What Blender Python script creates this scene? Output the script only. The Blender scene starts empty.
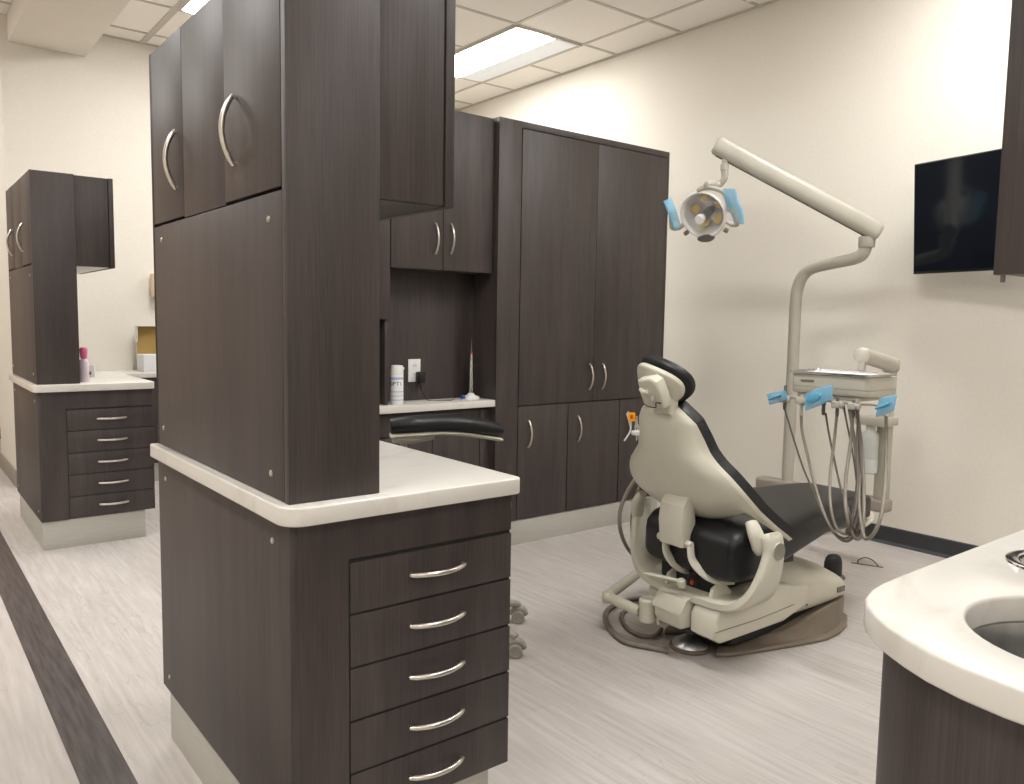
import bpy, bmesh, math, random
from mathutils import Vector, Matrix
random.seed(7)
D = bpy.data
COL = bpy.context.scene.collection
PI = math.pi

# ------------------------------------------------------------------ materials
def srgb(r, g, b):
    f = lambda c: (c/255/12.92) if c/255 <= .04045 else ((c/255+.055)/1.055)**2.4
    return (f(r), f(g), f(b), 1)

def base_mat(name, col, rough=.5, metal=0., spec=.5, **kw):
    m = D.materials.new(name); m.use_nodes = True
    nt = m.node_tree; b = nt.nodes['Principled BSDF']
    b.inputs['Base Color'].default_value = col
    b.inputs['Roughness'].default_value = rough
    b.inputs['Metallic'].default_value = metal
    b.inputs['Specular IOR Level'].default_value = spec
    for k, v in kw.items():
        b.inputs[k.replace('_', ' ')].default_value = v
    return m

def N(nt, t, **kw):
    n = nt.nodes.new(t)
    for k, v in kw.items(): setattr(n, k, v)
    return n

def noise_mat(name, c1, c2, scale=(1, 1, 1), nscale=5, detail=4, rough=.5, metal=0., spec=.5, bump=0., lo=.35, hi=.65, nrough=.5, distort=0.):
    m = base_mat(name, c1, rough, metal, spec); nt = m.node_tree; b = nt.nodes['Principled BSDF']
    tc = N(nt, 'ShaderNodeTexCoord'); mp = N(nt, 'ShaderNodeMapping'); mp.inputs['Scale'].default_value = scale
    no = N(nt, 'ShaderNodeTexNoise'); no.inputs['Scale'].default_value = nscale; no.inputs['Detail'].default_value = detail
    no.inputs['Roughness'].default_value = nrough; no.inputs['Distortion'].default_value = distort
    cr = N(nt, 'ShaderNodeValToRGB'); cr.color_ramp.elements[0].position = lo; cr.color_ramp.elements[1].position = hi
    cr.color_ramp.elements[0].color = c1; cr.color_ramp.elements[1].color = c2
    L = nt.links.new
    L(tc.outputs['Object'], mp.inputs['Vector']); L(mp.outputs['Vector'], no.inputs['Vector'])
    L(no.outputs['Fac'], cr.inputs['Fac']); L(cr.outputs['Color'], b.inputs['Base Color'])
    if bump:
        bp = N(nt, 'ShaderNodeBump'); bp.inputs['Strength'].default_value = bump; bp.inputs['Distance'].default_value = .002
        L(no.outputs['Fac'], bp.inputs['Height']); L(bp.outputs['Normal'], b.inputs['Normal'])
    return m

def wood_mat():
    m = base_mat('espresso_wood_laminate', (.05, .04, .038, 1), .48, 0, .5); nt = m.node_tree; b = nt.nodes['Principled BSDF']; L = nt.links.new
    tc = N(nt, 'ShaderNodeTexCoord')
    def layer(sc, ns, det):
        mp = N(nt, 'ShaderNodeMapping'); mp.inputs['Scale'].default_value = sc
        no = N(nt, 'ShaderNodeTexNoise'); no.inputs['Scale'].default_value = ns; no.inputs['Detail'].default_value = det
        L(tc.outputs['Object'], mp.inputs['Vector']); L(mp.outputs['Vector'], no.inputs['Vector']); return no
    fine = layer((90, 90, 2.2), 3.0, 5); broad = layer((9, 9, .7), 2.0, 3)
    mx = N(nt, 'ShaderNodeMix', data_type='FLOAT'); mx.inputs[0].default_value = .45
    L(fine.outputs['Fac'], mx.inputs[2]); L(broad.outputs['Fac'], mx.inputs[3])
    cr = N(nt, 'ShaderNodeValToRGB'); e = cr.color_ramp.elements
    e[0].position = .30; e[0].color = (.026, .0195, .0180, 1); e[1].position = .72; e[1].color = (.076, .0590, .0550, 1)
    L(mx.outputs[0], cr.inputs['Fac']); L(cr.outputs['Color'], b.inputs['Base Color'])
    bp = N(nt, 'ShaderNodeBump'); bp.inputs['Strength'].default_value = .12; bp.inputs['Distance'].default_value = .001
    L(fine.outputs['Fac'], bp.inputs['Height']); L(bp.outputs['Normal'], b.inputs['Normal'])
    return m

def floor_mat():
    m = base_mat('pale_wood_vinyl_floor', (.6, .55, .5, 1), .42, 0, .45); nt = m.node_tree; b = nt.nodes['Principled BSDF']; L = nt.links.new
    tc = N(nt, 'ShaderNodeTexCoord')
    def mapped(sc):
        mp = N(nt, 'ShaderNodeMapping'); mp.inputs['Scale'].default_value = sc; L(tc.outputs['Object'], mp.inputs['Vector']); return mp
    # contour-like grain: a low noise field sliced into rings
    a = N(nt, 'ShaderNodeTexNoise'); a.inputs['Scale'].default_value = 1.6; a.inputs['Detail'].default_value = 3.0; a.inputs['Distortion'].default_value = .9
    L(mapped((8.5, 1.5, 1)).outputs[0], a.inputs['Vector'])
    mul = N(nt, 'ShaderNodeMath', operation='MULTIPLY'); mul.inputs[1].default_value = 13; L(a.outputs['Fac'], mul.inputs[0])
    fr = N(nt, 'ShaderNodeMath', operation='PINGPONG'); fr.inputs[1].default_value = 1; L(mul.outputs[0], fr.inputs[0])
    ra = N(nt, 'ShaderNodeValToRGB'); e = ra.color_ramp.elements
    e[0].position = .0; e[0].color = (.0, .0, .0, 1); e[1].position = .16; e[1].color = (1, 1, 1, 1); L(fr.outputs[0], ra.inputs['Fac'])
    f = N(nt, 'ShaderNodeTexNoise'); f.inputs['Scale'].default_value = 4; f.inputs['Detail'].default_value = 5; L(mapped((13, .8, 1)).outputs[0], f.inputs['Vector'])
    # where the contour lines show
    w = N(nt, 'ShaderNodeTexNoise'); w.inputs['Scale'].default_value = 1.3; w.inputs['Detail'].default_value = 1; L(mapped((1.6, .7, 1)).outputs[0], w.inputs['Vector'])
    wr = N(nt, 'ShaderNodeMapRange'); wr.inputs[1].default_value = .42; wr.inputs[2].default_value = .64; wr.inputs[3].default_value = .04; wr.inputs[4].default_value = .42; L(w.outputs['Fac'], wr.inputs[0])
    c = N(nt, 'ShaderNodeValToRGB'); e = c.color_ramp.elements
    e[0].position = .28; e[0].color = srgb(184, 177, 171); e[1].position = .68; e[1].color = srgb(204, 197, 192); L(f.outputs['Fac'], c.inputs['Fac'])
    dk = N(nt, 'ShaderNodeMix', data_type='RGBA', blend_type='MULTIPLY'); dk.inputs[7].default_value = (.58, .54, .51, 1)
    inv = N(nt, 'ShaderNodeMath', operation='SUBTRACT'); inv.inputs[0].default_value = 1; L(ra.outputs['Color'], inv.inputs[1])
    k = N(nt, 'ShaderNodeMath', operation='MULTIPLY'); L(inv.outputs[0], k.inputs[0]); L(wr.outputs[0], k.inputs[1])
    L(k.outputs[0], dk.inputs[0]); L(c.outputs['Color'], dk.inputs[6])
    # plank tone: broad planks running along Y
    br = N(nt, 'ShaderNodeTexBrick'); br.inputs['Scale'].default_value = 1; br.inputs['Brick Width'].default_value = 1.22; br.inputs['Row Height'].default_value = .18
    br.inputs['Mortar Size'].default_value = .0008; br.inputs['Color1'].default_value = (1, 1, 1, 1); br.inputs['Color2'].default_value = (.93, .925, .92, 1); br.inputs['Mortar'].default_value = (.86, .85, .84, 1)
    rot = N(nt, 'ShaderNodeMapping'); rot.inputs['Rotation'].default_value = (0, 0, PI/2); L(tc.outputs['Object'], rot.inputs['Vector']); L(rot.outputs[0], br.inputs['Vector'])
    pm = N(nt, 'ShaderNodeMix', data_type='RGBA', blend_type='MULTIPLY'); pm.inputs[0].default_value = 1; L(dk.outputs[2], pm.inputs[6]); L(br.outputs['Color'], pm.inputs[7])
    L(pm.outputs[2], b.inputs['Base Color'])
    return m

def ceil_mat():
    m = noise_mat('ceiling_tile', srgb(243, 238, 230), srgb(248, 243, 236), (1, 1, 1), 140, 3, .9, 0, .2, .15)
    return m

M = {
 'wood': wood_mat(), 'floor': floor_mat(), 'tile': ceil_mat(),
 'wall': noise_mat('cream_wall_paint', srgb(224, 218, 206), srgb(227, 221, 209), (1, 1, 1), 60, 3, .75, 0, .25, .04),
 'wall2': noise_mat('peach_wall_paint', srgb(232, 205, 178), srgb(235, 208, 182), (1, 1, 1), 60, 3, .75, 0, .25, .04),
 'grid': base_mat('white_ceiling_grid', srgb(196, 189, 178), .5),
 'soffit': noise_mat('soffit_paint', srgb(228, 221, 210), srgb(230, 223, 212), (1, 1, 1), 60, 3, .85, 0, .2),
 'basedark': noise_mat('charcoal_rubber_base', (.028, .031, .034, 1), (.036, .039, .042, 1), (1, 1, 1), 20, 2, .45),
 'basegrey': base_mat('grey_rubber_base', srgb(150, 143, 132), .5),
 'stripe': noise_mat('dark_vinyl_stripe', (.050, .040, .038, 1), (.105, .086, .082, 1), (14, 1.0, 1), 5, 5, .42, 0, .45),
 'kick': noise_mat('satin_aluminium_kick', srgb(186, 184, 176), srgb(196, 194, 186), (1, 1, 30), 10, 3, .42, .25, .5),
 'quartz': noise_mat('white_quartz', srgb(220, 216, 208), srgb(202, 193, 184), (1, 1.4, 1), 4.5, 6, .22, 0, .5, 0, .52, .80, .6, 1.2),
 'nickel': noise_mat('brushed_nickel', (.62, .58, .52, 1), (.70, .66, .60, 1), (1, 1, 1), 80, 2, .30, 1.),
 'bowl': noise_mat('brushed_sink_steel', (.30, .30, .30, 1), (.38, .38, .38, 1), (1, 1, 1), 30, 3, .28, 1.),
 'disc': noise_mat('turned_steel_disc', (.55, .55, .55, 1), (.65, .65, .65, 1), (1, 1, 1), 30, 3, .38, 1.),
 'steel': noise_mat('stainless_steel', (.60, .60, .60, 1), (.74, .74, .74, 1), (1, 1, 1), 30, 3, .18, 1.),
 'chairp': noise_mat('warm_grey_enamel', srgb(205, 201, 184), srgb(209, 205, 188), (1, 1, 1), 8, 2, .32, 0, .5),
 'polep': noise_mat('light_grey_enamel', srgb(176, 171, 158), srgb(180, 175, 162), (1, 1, 1), 8, 2, .35, 0, .5),
 'unitp': noise_mat('soft_grey_plastic', srgb(186, 181, 167), srgb(190, 185, 171), (1, 1, 1), 8, 2, .35, 0, .5),
 'leather': noise_mat('black_upholstery', (.005, .005, .006, 1), (.009, .0085, .010, 1), (1, 1, 1), 60, 3, .42, 0, .42, .05),
 'taupe': noise_mat('taupe_plastic', srgb(122, 110, 96), srgb(130, 118, 103), (1, 1, 1), 12, 3, .5),
 'toe': noise_mat('grey_vinyl_cover', srgb(150, 140, 130), srgb(158, 148, 138), (1, 1, 1), 12, 3, .35),
 'hose': noise_mat('grey_silicone_hose', srgb(128, 120, 108), srgb(136, 128, 116), (1, 1, 1), 12, 3, .45),
 'hosedk': noise_mat('dark_grey_hose', srgb(88, 80, 72), srgb(96, 88, 80), (1, 1, 1), 12, 3, .45),
 'black': base_mat('black_plastic', (.008, .008, .009, 1), .35),
 'dark': base_mat('dark_mechanism', (.012, .012, .012, 1), .55),
 'film': None, 'screen': None,
 'white': noise_mat('white_plastic', srgb(232, 230, 226), srgb(238, 236, 232), (1, 1, 1), 12, 2, .35),
 'paper': noise_mat('white_paper', srgb(238, 238, 238), srgb(244, 244, 244), (1, 1, 1), 12, 2, .8),
 'card': noise_mat('white_card', srgb(226, 226, 228), srgb(232, 232, 234), (1, 1, 1), 12, 2, .7),
 'brown': noise_mat('brown_card_lining', srgb(150, 122, 66), srgb(164, 134, 74), (1, 1, 1), 12, 2, .8),
 'orange': base_mat('orange_plastic', srgb(245, 165, 20), .4), 'ink': base_mat('orange_ink', srgb(190, 80, 20), .5),
 'pink': base_mat('pink_plastic', srgb(225, 110, 150), .4), 'lilac': base_mat('pale_lilac_plastic', srgb(222, 205, 215), .4),
 'blue': base_mat('blue_plastic', srgb(50, 90, 170), .4), 'text': base_mat('dark_blue_ink', srgb(40, 48, 80), .6), 'paleblue': base_mat('pale_blue_ink', srgb(170, 190, 220), .5),
 'red': base_mat('red_plastic', srgb(210, 70, 50), .4), 'tan': base_mat('tan_plastic', srgb(222, 200, 175), .5),
 'badge': base_mat('grey_badge', srgb(120, 110, 100), .5), 'greyline': base_mat('grey_line', srgb(140, 136, 124), .5),
 'castor': base_mat('castor_grey', srgb(158, 152, 142), .45),
 'chrome': base_mat('polished_steel', (.75, .75, .76, 1), .12, 1.),
 'graph': base_mat('graphite_metal', (.16, .15, .14, 1), .35, .6),
 'amber': base_mat('amber_reflector', srgb(236, 206, 130), .25, .2),
}
def film():
    m = base_mat('blue_barrier_film', srgb(135, 205, 238), .25, 0, .5); b = m.node_tree.nodes['Principled BSDF']
    b.inputs['Alpha'].default_value = .52; return m
M['film'] = film()
M['filmdeep'] = base_mat('blue_sleeved_plastic', srgb(95, 170, 205), .3)
M['screen'] = base_mat('black_screen_glass', (.004, .006, .010, 1), .10, 0, .5)
def glass(name, tint, alpha, rough=.05):
    m = base_mat(name, tint, rough, 0, .5); m.node_tree.nodes['Principled BSDF'].inputs['Alpha'].default_value = alpha; return m
M['shield'] = glass('clear_light_shield', (.93, .93, .90, 1), .06)
M['dish'] = base_mat('grey_dish_mirror', (.80, .81, .82, 1), .38, .45)
M['bottle'] = glass('frosted_bottle', srgb(222, 226, 222), .72, .35)
def emit(name, col, s):
    m = D.materials.new(name); m.use_nodes = True; nt = m.node_tree
    b = nt.nodes['Principled BSDF']; b.inputs['Base Color'].default_value = (.9, .9, .9, 1)
    b.inputs['Emission Color'].default_value = col; b.inputs['Emission Strength'].default_value = s; return m
LIGHT = 21.0
M['lamp'] = emit('lit_diffuser', (1.0, .995, .985, 1), LIGHT)
M['lampsoft'] = emit('lit_reflector', (1.0, .995, .985, 1), .22)
M['lampsoft'].node_tree.nodes['Principled BSDF'].inputs['Base Color'].default_value = (.55, .55, .53, 1)

# ------------------------------------------------------------------ mesh builder
class MB:
    def __init__(s): s.v = []; s.f = []; s.sm = []
    def add(s, vs, fs, smooth=True):
        o = len(s.v); s.v += [tuple(p) for p in vs]; s.f += [tuple(i+o for i in f) for f in fs]; s.sm += [smooth]*len(fs); return s
    def bm(s, bm, smooth=True):
        bm.verts.index_update(); r = s.add([v.co.copy() for v in bm.verts], [[v.index for v in f.verts] for f in bm.faces], smooth); bm.free(); return r
    def box(s, x0, x1, y0, y1, z0, z1, bev=.0015, seg=2, mat=None):
        bm = bmesh.new(); bmesh.ops.create_cube(bm, size=1)
        for v in bm.verts:
            v.co = Vector(((x0+x1)/2+v.co.x*(x1-x0), (y0+y1)/2+v.co.y*(y1-y0), (z0+z1)/2+v.co.z*(z1-z0)))
        bev = min(bev, .45*min(abs(x1-x0), abs(y1-y0), abs(z1-z0)))
        if bev > 0: bmesh.ops.bevel(bm, geom=bm.edges[:], offset=bev, segments=seg, affect='EDGES', profile=.5)
        if mat is not None: bmesh.ops.transform(bm, matrix=mat, verts=bm.verts[:])
        return s.bm(bm)
    def prism(s, poly, h0, h1, axis='z', bev=.0, seg=2, mat=None):
        """poly: 2-D points; extruded along axis from h0 to h1."""
        bm = bmesh.new()
        def P(a, b, h): return {'z': (a, b, h), 'y': (a, h, b), 'x': (h, a, b)}[axis]
        lo = [bm.verts.new(P(a, b, h0)) for a, b in poly]; hi = [bm.verts.new(P(a, b, h1)) for a, b in poly]
        n = len(poly); f0 = bm.faces.new(lo); f1 = bm.faces.new(hi[::-1])
        for i in range(n): bm.faces.new((lo[i], hi[i], hi[(i+1) % n], lo[(i+1) % n]))
        bmesh.ops.recalc_face_normals(bm, faces=bm.faces[:])
        if bev > 0:
            es = [e for e in bm.edges if f0 in e.link_faces or f1 in e.link_faces]
            bmesh.ops.bevel(bm, geom=es, offset=bev, segments=seg, affect='EDGES', profile=.5)
        if mat is not None: bmesh.ops.transform(bm, matrix=mat, verts=bm.verts[:])
        return s.bm(bm)
    def loft(s, rings, cap=True, closed=True):
        n = len(rings[0]); vs = [p for r in rings for p in r]; fs = []
        for i in range(len(rings)-1):
            for j in range(n if closed else n-1):
                a = i*n+j; b = i*n+(j+1) % n; fs.append((a, b, b+n, a+n))
        if cap and closed:
            fs.append(tuple(range(n))[::-1]); fs.append(tuple((len(rings)-1)*n+j for j in range(n)))
        return s.add(vs, fs)
    def tube(s, pts, r, seg=12, smooth=6, cap=True, flat=None):
        P = [Vector(p) for p in pts]
        R = [r]*len(P) if not isinstance(r, (list, tuple)) else list(r)
        if smooth and len(P) > 2:
            Q = []; RR = []
            for i in range(len(P)-1):
                p0 = P[max(i-1, 0)]; p1 = P[i]; p2 = P[i+1]; p3 = P[min(i+2, len(P)-1)]
                for k in range(smooth):
                    t = k/smooth; Q.append(.5*((2*p1)+(p2-p0)*t+(2*p0-5*p1+4*p2-p3)*t*t+(3*p1-p0-3*p2+p3)*t**3)); RR.append(R[i]*(1-t)+R[i+1]*t)
            Q.append(P[-1]); RR.append(R[-1]); P = Q; R = RR
        rings = []; up = None
        for i, p in enumerate(P):
            t = (P[min(i+1, len(P)-1)]-P[max(i-1, 0)]).normalized()
            if up is None:
                up = Vector((0, 0, 1)) if abs(t.z) < .9 else Vector((1, 0, 0))
            a = t.cross(up)
            if a.length < 1e-5: a = t.orthogonal()
            a.normalize(); b = a.cross(t).normalized(); up = b
            fa, fb = flat if flat else (1, 1)
            rings.append([p+(a*math.cos(2*PI*k/seg)*fa+b*math.sin(2*PI*k/seg)*fb)*R[i] for k in range(seg)])
        return s.loft(rings, cap)
    def lathe(s, prof, c=(0, 0, 0), axis=(0, 0, 1), seg=28, cap=True):
        """prof: (radius, height) along axis from c"""
        c = Vector(c); ax = Vector(axis).normalized(); a = ax.orthogonal().normalized(); b = ax.cross(a)
        rings = [[c+ax*h+(a*math.cos(2*PI*k/seg)+b*math.sin(2*PI*k/seg))*max(r, 1e-5) for k in range(seg)] for r, h in prof]
        return s.loft(rings, cap)
    def build(s, name, mat, parent=None, loc=None, ang=40):
        me = D.meshes.new(name)
        vs = s.v
        if parent is None and loc is None:
            xs = [v[0] for v in vs]; ys = [v[1] for v in vs]; zs = [v[2] for v in vs]
            loc = ((min(xs)+max(xs))/2, (min(ys)+max(ys))/2, min(zs))
        if parent is None: vs = [(v[0]-loc[0], v[1]-loc[1], v[2]-loc[2]) for v in vs]
        me.from_pydata(vs, [], s.f); me.validate()
        bm = bmesh.new(); bm.from_mesh(me); bmesh.ops.recalc_face_normals(bm, faces=bm.faces[:])
        for f in bm.faces: f.smooth = True
        lim = math.radians(ang)
        for e in bm.edges:
            if len(e.link_faces) == 2 and e.calc_face_angle(0) > lim: e.smooth = False
        bm.to_mesh(me); bm.free()
        me.materials.append(M[mat])
        o = D.objects.new(name, me); COL.objects.link(o)
        if parent is not None: o.parent = parent
        else: o.location = loc
        return o

def tag(o, label=None, cat=None, group=None, kind=None):
    if label: o['label'] = label
    if cat: o['category'] = cat
    if group: o['group'] = group
    if kind: o['kind'] = kind
    return o
def thing(name, label, cat, loc=(0, 0, 0), rz=0, group=None):
    o = D.objects.new(name, None); COL.objects.link(o); o.location = loc; o.rotation_euler = (0, 0, rz); o.empty_display_size = .1
    return tag(o, label, cat, group)
def struct(o): o['kind'] = 'structure'; return o
def dup(root, loc, label, rz=None, group=None):
    def cp(o, par):
        c = o.copy(); COL.objects.link(c)
        if par is not None: c.parent = par
        for ch in [x for x in D.objects if x.parent == o]: cp(ch, c)
        return c
    r = cp(root, None); r.location = loc; r['label'] = label
    if rz is not None: r.rotation_euler = (0, 0, rz)
    if group: r['group'] = group
    return r
B = MB

def ellring(cx, cy, cz, rx, ry, n=28, e=2.0, plane='xy'):
    out = []
    for k in range(n):
        t = 2*PI*k/n; c, s_ = math.cos(t), math.sin(t)
        a = math.copysign(abs(c)**(2/e), c)*rx; b = math.copysign(abs(s_)**(2/e), s_)*ry
        out.append({'xy': (cx+a, cy+b, cz), 'yz': (cx, cy+a, cz+b), 'xz': (cx+a, cy, cz+b)}[plane])
    return out

def bow(mb, c, length, along, out, r=.0055, rise=.028):
    """arched bow pull"""
    c = Vector(c); a = Vector(along).normalized(); o = Vector(out).normalized()
    pts = []
    for i in range(13):
        t = -1+2*i/12; pts.append(c+a*t*length/2+o*(.004+rise*(1-t*t)))
    mb.tube(pts, [r*.7]+[r]*11+[r*.7], 10, 2, flat=None)
    for t in (-1, 1): mb.lathe([(.0048, -.001), (.0048, .008)], c+a*t*(length/2-.004), o, 10)
def screw(mb, c, axis, r=.0065):
    mb.lathe([(r, -.002), (r, .0015), (r*.8, .0028), (r*.35, .0028), (r*.3, .0012), (.0001, .0012)], c, axis, 16)

# ------------------------------------------------------------------ room
CZ = 3.175; WX = 4.374; EY = 6.43
struct(B().box(-2.6, WX+.1, -3.4, 11.0, -.06, 0, 0).build('floor', 'floor', loc=(0, 0, 0)))
struct(B().box(.354, .473, -3.3, 10.9, 0, .0012, 0).build('floor_stripe', 'stripe'))
struct(B().box(-2.6, WX+.1, -3.4, 11.0, CZ, CZ+.08, 0).build('ceiling', 'tile', loc=(0, 0, CZ)))
struct(B().box(WX, WX+.1, -3.4, EY+.12, 0, CZ, 0).build('wall_back', 'wall'))
struct(B().box(.70, WX, EY, EY+.12, 0, CZ, 0).build('wall_end', 'wall'))
struct(B().box(.70, .82, EY+.12, 7.35, 0, CZ, 0).build('wall_return', 'wall'))
struct(B().box(-2.6, 3.0, 9.0, 9.12, 0, CZ, 0).build('wall_far', 'wall2'))
struct(B().box(2.9, 3.0, EY+.12, 9.0, 0, CZ, 0).build('wall_recess', 'wall2'))
struct(B().box(-2.7, -2.6, -3.4, 9.12, 0, CZ, 0).build('wall_left', 'wall'))
struct(B().box(-2.7, WX+.1, -3.5, -3.4, 0, CZ, 0).build('wall_front', 'wall'))
# cove base along the back wall, grey base on the end wall
mb = B(); mb.prism([(WX, 0), (WX-.022, 0), (WX-.016, .006), (WX-.007, .016), (WX-.005, .092), (WX, .097)], -3.3, EY-.03, 'y')
struct(mb.build('baseboard_back', 'basedark'))
struct(B().box(.695, WX-.03, EY-.008, EY-.0005, 0, .115, .002).build('baseboard_end', 'basegrey'))
struct(B().box(.688, .6995, EY-.008, 7.35, 0, .115, .002).build('baseboard_return', 'basegrey'))
struct(B().box(-2.6, 2.9, 8.988, 8.9995, 0, .11, .002).build('baseboard_far', 'basedark'))
# soffit
struct(B().box(.745, 1.205, -3.38, EY-.001, 3.0, CZ-.001, .002).build('soffit', 'soffit'))
# ceiling T-bar grid (runs between soffit and walls, and over the aisle)
gx = [4.022-.61*i for i in range(0, 11)]; gy = [5.578-.61*i for i in range(-5, 15)]
mb = B()
for x in gx:
    if .75 < x < 1.2: continue
    w = .012 if abs(x-1.582) > .01 else .022
    mb.box(x-w, x+w, -3.38, (EY if x > .7 else 8.98), CZ-.006, CZ, .001, 1)
for y in gy:
    if y < EY: mb.box(1.21, WX, y-.012, y+.012, CZ-.0055, CZ, .001, 1)
    mb.box(-2.59, .74, y-.012, y+.012, CZ-.0055, CZ, .001, 1)
mb.box(WX-.022, WX, -3.38, EY, CZ-.008, CZ, .001, 1); mb.box(1.206, WX, EY-.022, EY, CZ-.008, CZ, .001, 1)
struct(mb.build('trim_1', 'grid'))
tag(B().lathe([(.0, -.028), (.018, -.028), (.022, -.012), (.040, -.008), (.045, 0)], (4.20, 3.09, CZ), (0, 0, 1), 24).build('sprinkler_head', 'white'),
    'small round white sprinkler cap on the ceiling above the back wall', 'sprinkler')

# ------------------------------------------------------------------ troffers
def troffer():
    t = thing('ceiling_light', '', 'ceiling light', (0, 0, 0), 0, 'recessed ceiling lights')
    w, l = .29, .595; z = 0
    f = B()
    for a in ((-w-.012, -w+.012, -l-.012, l+.012), (w-.012, w+.012, -l-.012, l+.012), (-w, w, -l-.012, -l+.012), (-w, w, l-.012, l+.012)): f.box(*a, z-.007, z+.004, .0015, 1)
    f.build('frame', 'grid', t)
    # curved reflector wings: hang just under the tile plane as a shallow dished trough
    r = B(); sec = [(-w+.012, -.0012), (.08, -.0016), (.15, -.006), (.22, -.006), (w-.012, -.001)]
    r.loft([[(x, y, zz) for x, zz in sec] for y in (-l+.012, l-.012)], False, False)
    r.build('reflector', 'lampsoft', t)
    d = B(); prof = [(-.272, -.002), (-.25, -.008), (-.18, -.014), (-.09, -.017), (.0, -.014), (.05, -.008), (.07, -.002)]
    d.loft([[(x, y, zz) for x, zz in prof] for y in (-l+.014, l-.014)], True, True)
    d.build('diffuser', 'lamp', t)
    return t
t0 = troffer()
spots = [((3.717, 4.968), 'recessed rectangular ceiling light glowing near the back wall'),
         ((1.887, 4.968), 'recessed ceiling light cut off at the top edge above the tall tower cabinet'),
         ((3.717, 1.308), 'added recessed ceiling light over the dental chair, out of frame'),  # this fixture and those below are unseen, added to light the room
         ((1.887, 1.308), 'added recessed ceiling light above the near drawers, out of frame'),
         ((-.55, 4.05), 'added recessed ceiling light over the far aisle, out of frame'),
         ((-.55, 1.0), 'added recessed ceiling light over the near aisle, out of frame'),
         ((-.55, 7.1), 'added recessed ceiling light at the aisle end, out of frame'),
         ((1.887, -1.742), 'added recessed ceiling light behind the viewer, out of frame'),
         ((-.55, -2.0), 'added recessed ceiling light over the aisle behind the viewer, out of frame')]
for i, ((x, y), lb) in enumerate(spots):
    if i == 0: t0.location = (x, y, CZ-.0065); t0['label'] = lb
    else: dup(t0, (x, y, CZ-.0065), lb)

# ------------------------------------------------------------------ chairside stations (near and far)
NEAR = (.600, 1.448, 0); FAR = (.600, 4.605, 0)
def base_cabinet():
    t = thing('base_cabinet', 'dark wood drawer cabinet under the white counter nearest the viewer', 'cabinet', NEAR, 0, 'drawer cabinets under the white counters')
    W, L = .543, .925
    b = B(); b.box(.020, W-.022, .022, L-.004, .147, .812, .001); b.build('body', 'wood', t)
    f = B()                                    # face frame: left stile and top rail
    f.prism([(.0187, .147), (.1253, .147), (.1253, .7215), (W-.001, .7215), (W-.001, .812), (.0187, .812)], 0, .021, 'y', .0003, 1); f.build('face_frame', 'wood', t)
    p = B().box(0, .0185, 0, L, .147, .812, .0004).build('side_panel', 'wood', t)
    for (y, z) in ((.084, .762), (.851, .760), (.858, .191), (.084, .191)):
        m_ = B(); screw(m_, (0, y, z), (-1, 0, 0)); m_.build('screw', 'nickel', p)
    k = B(); k.box(.006, W-.049, .012, L-.045, 0, .1465, .001); k.build('kick_plate', 'kick', t)
    zz = [.715, .604, .490, .376, .262, .148]
    for i in range(5):
        d = B().box(.1285, W, -.0005, .0205, zz[i+1]+.0035, zz[i]-.0015, .0012).build('drawer', 'wood', t)
        h = B(); bow(h, (.338, -.0005, (zz[i]+zz[i+1])/2+.004), .142, (1, 0, 0), (0, -1, 0), .0060, .023); h.build('handle', 'nickel', d)
    g = B(); g.box(.1255, W-.003, .003, .02, .15, .7195, 0); g.build('shadow_gap', 'dark', t)
    return t
def rrect(x0, x1, y0, y1, rs, n=6):
    """rounded rectangle; rs = radii for corners (x0y0, x1y0, x1y1, x0y1)"""
    out = []
    for (cx, cy, r, a0) in ((x0+rs[0], y0+rs[0], rs[0], PI), (x1-rs[1], y0+rs[1], rs[1], 1.5*PI), (x1-rs[2], y1-rs[2], rs[2], 0), (x0+rs[3], y1-rs[3], rs[3], .5*PI)):
        for k in range(n+1):
            a = a0+k/n*PI/2; out.append((cx+r*math.cos(a), cy+r*math.sin(a)))
    return out
def counter():
    m_ = B(); m_.prism(rrect(-.022, .548, -.036, .925, (.045, .02, .006, .006)), .8125, .850, 'z', .004, 3)
    o = m_.build('countertop', 'quartz', None, (0, 0, 0)); o.location = NEAR; return o
def tower():
    t = thing('tower_cabinet', '', 'cabinet', NEAR, 0, 'tall tower cabinets standing on counters')
    W, L = .195, .925
    b = B(); b.box(.0195, W-.002, .020, L-.02, .8505, 1.905, .001)
    b.build('body', 'wood', t)
    B().box(0, W, 0, .0200, .8505, 1.906, .0006).build('end_panel', 'wood', t)
    b = B(); b.box(0, .019, L-.019, L, .8505, 1.906, .0012); b.box(.0, W, L-.019, L, .8505, 1.906, .0012); b.build('rear_panel', 'wood', t)
    p = B().box(-.0005, .019, .0205, L-.0195, .8515, 1.446, .0012).build('side_panel', 'wood', t)
    for (y, z) in ((.084, 1.397), (.835, 1.408), (.086, .899), (.858, .900)):
        m_ = B(); screw(m_, (-.0005, y, z), (-1, 0, 0)); m_.build('screw', 'nickel', p)
    # two doors with a fixed strip between them
    B().box(.0, .019, .332, .632, 1.4485, 1.904, .001).build('centre_strip', 'wood', t)
    for (y0, y1, hy) in ((.0225, .3305, .274), (.6335, L-.021, .692)):
        d = B().box(-.0006, .019, y0, y1, 1.4535, 1.904, .0012).build('door', 'wood', t)
        h = B(); bow(h, (-.0006, hy-.010, 1.595), .144, (0, 0, 1), (-1, 0, 0), .0060, .024); h.build('handle', 'nickel', d)
    return t
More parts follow.
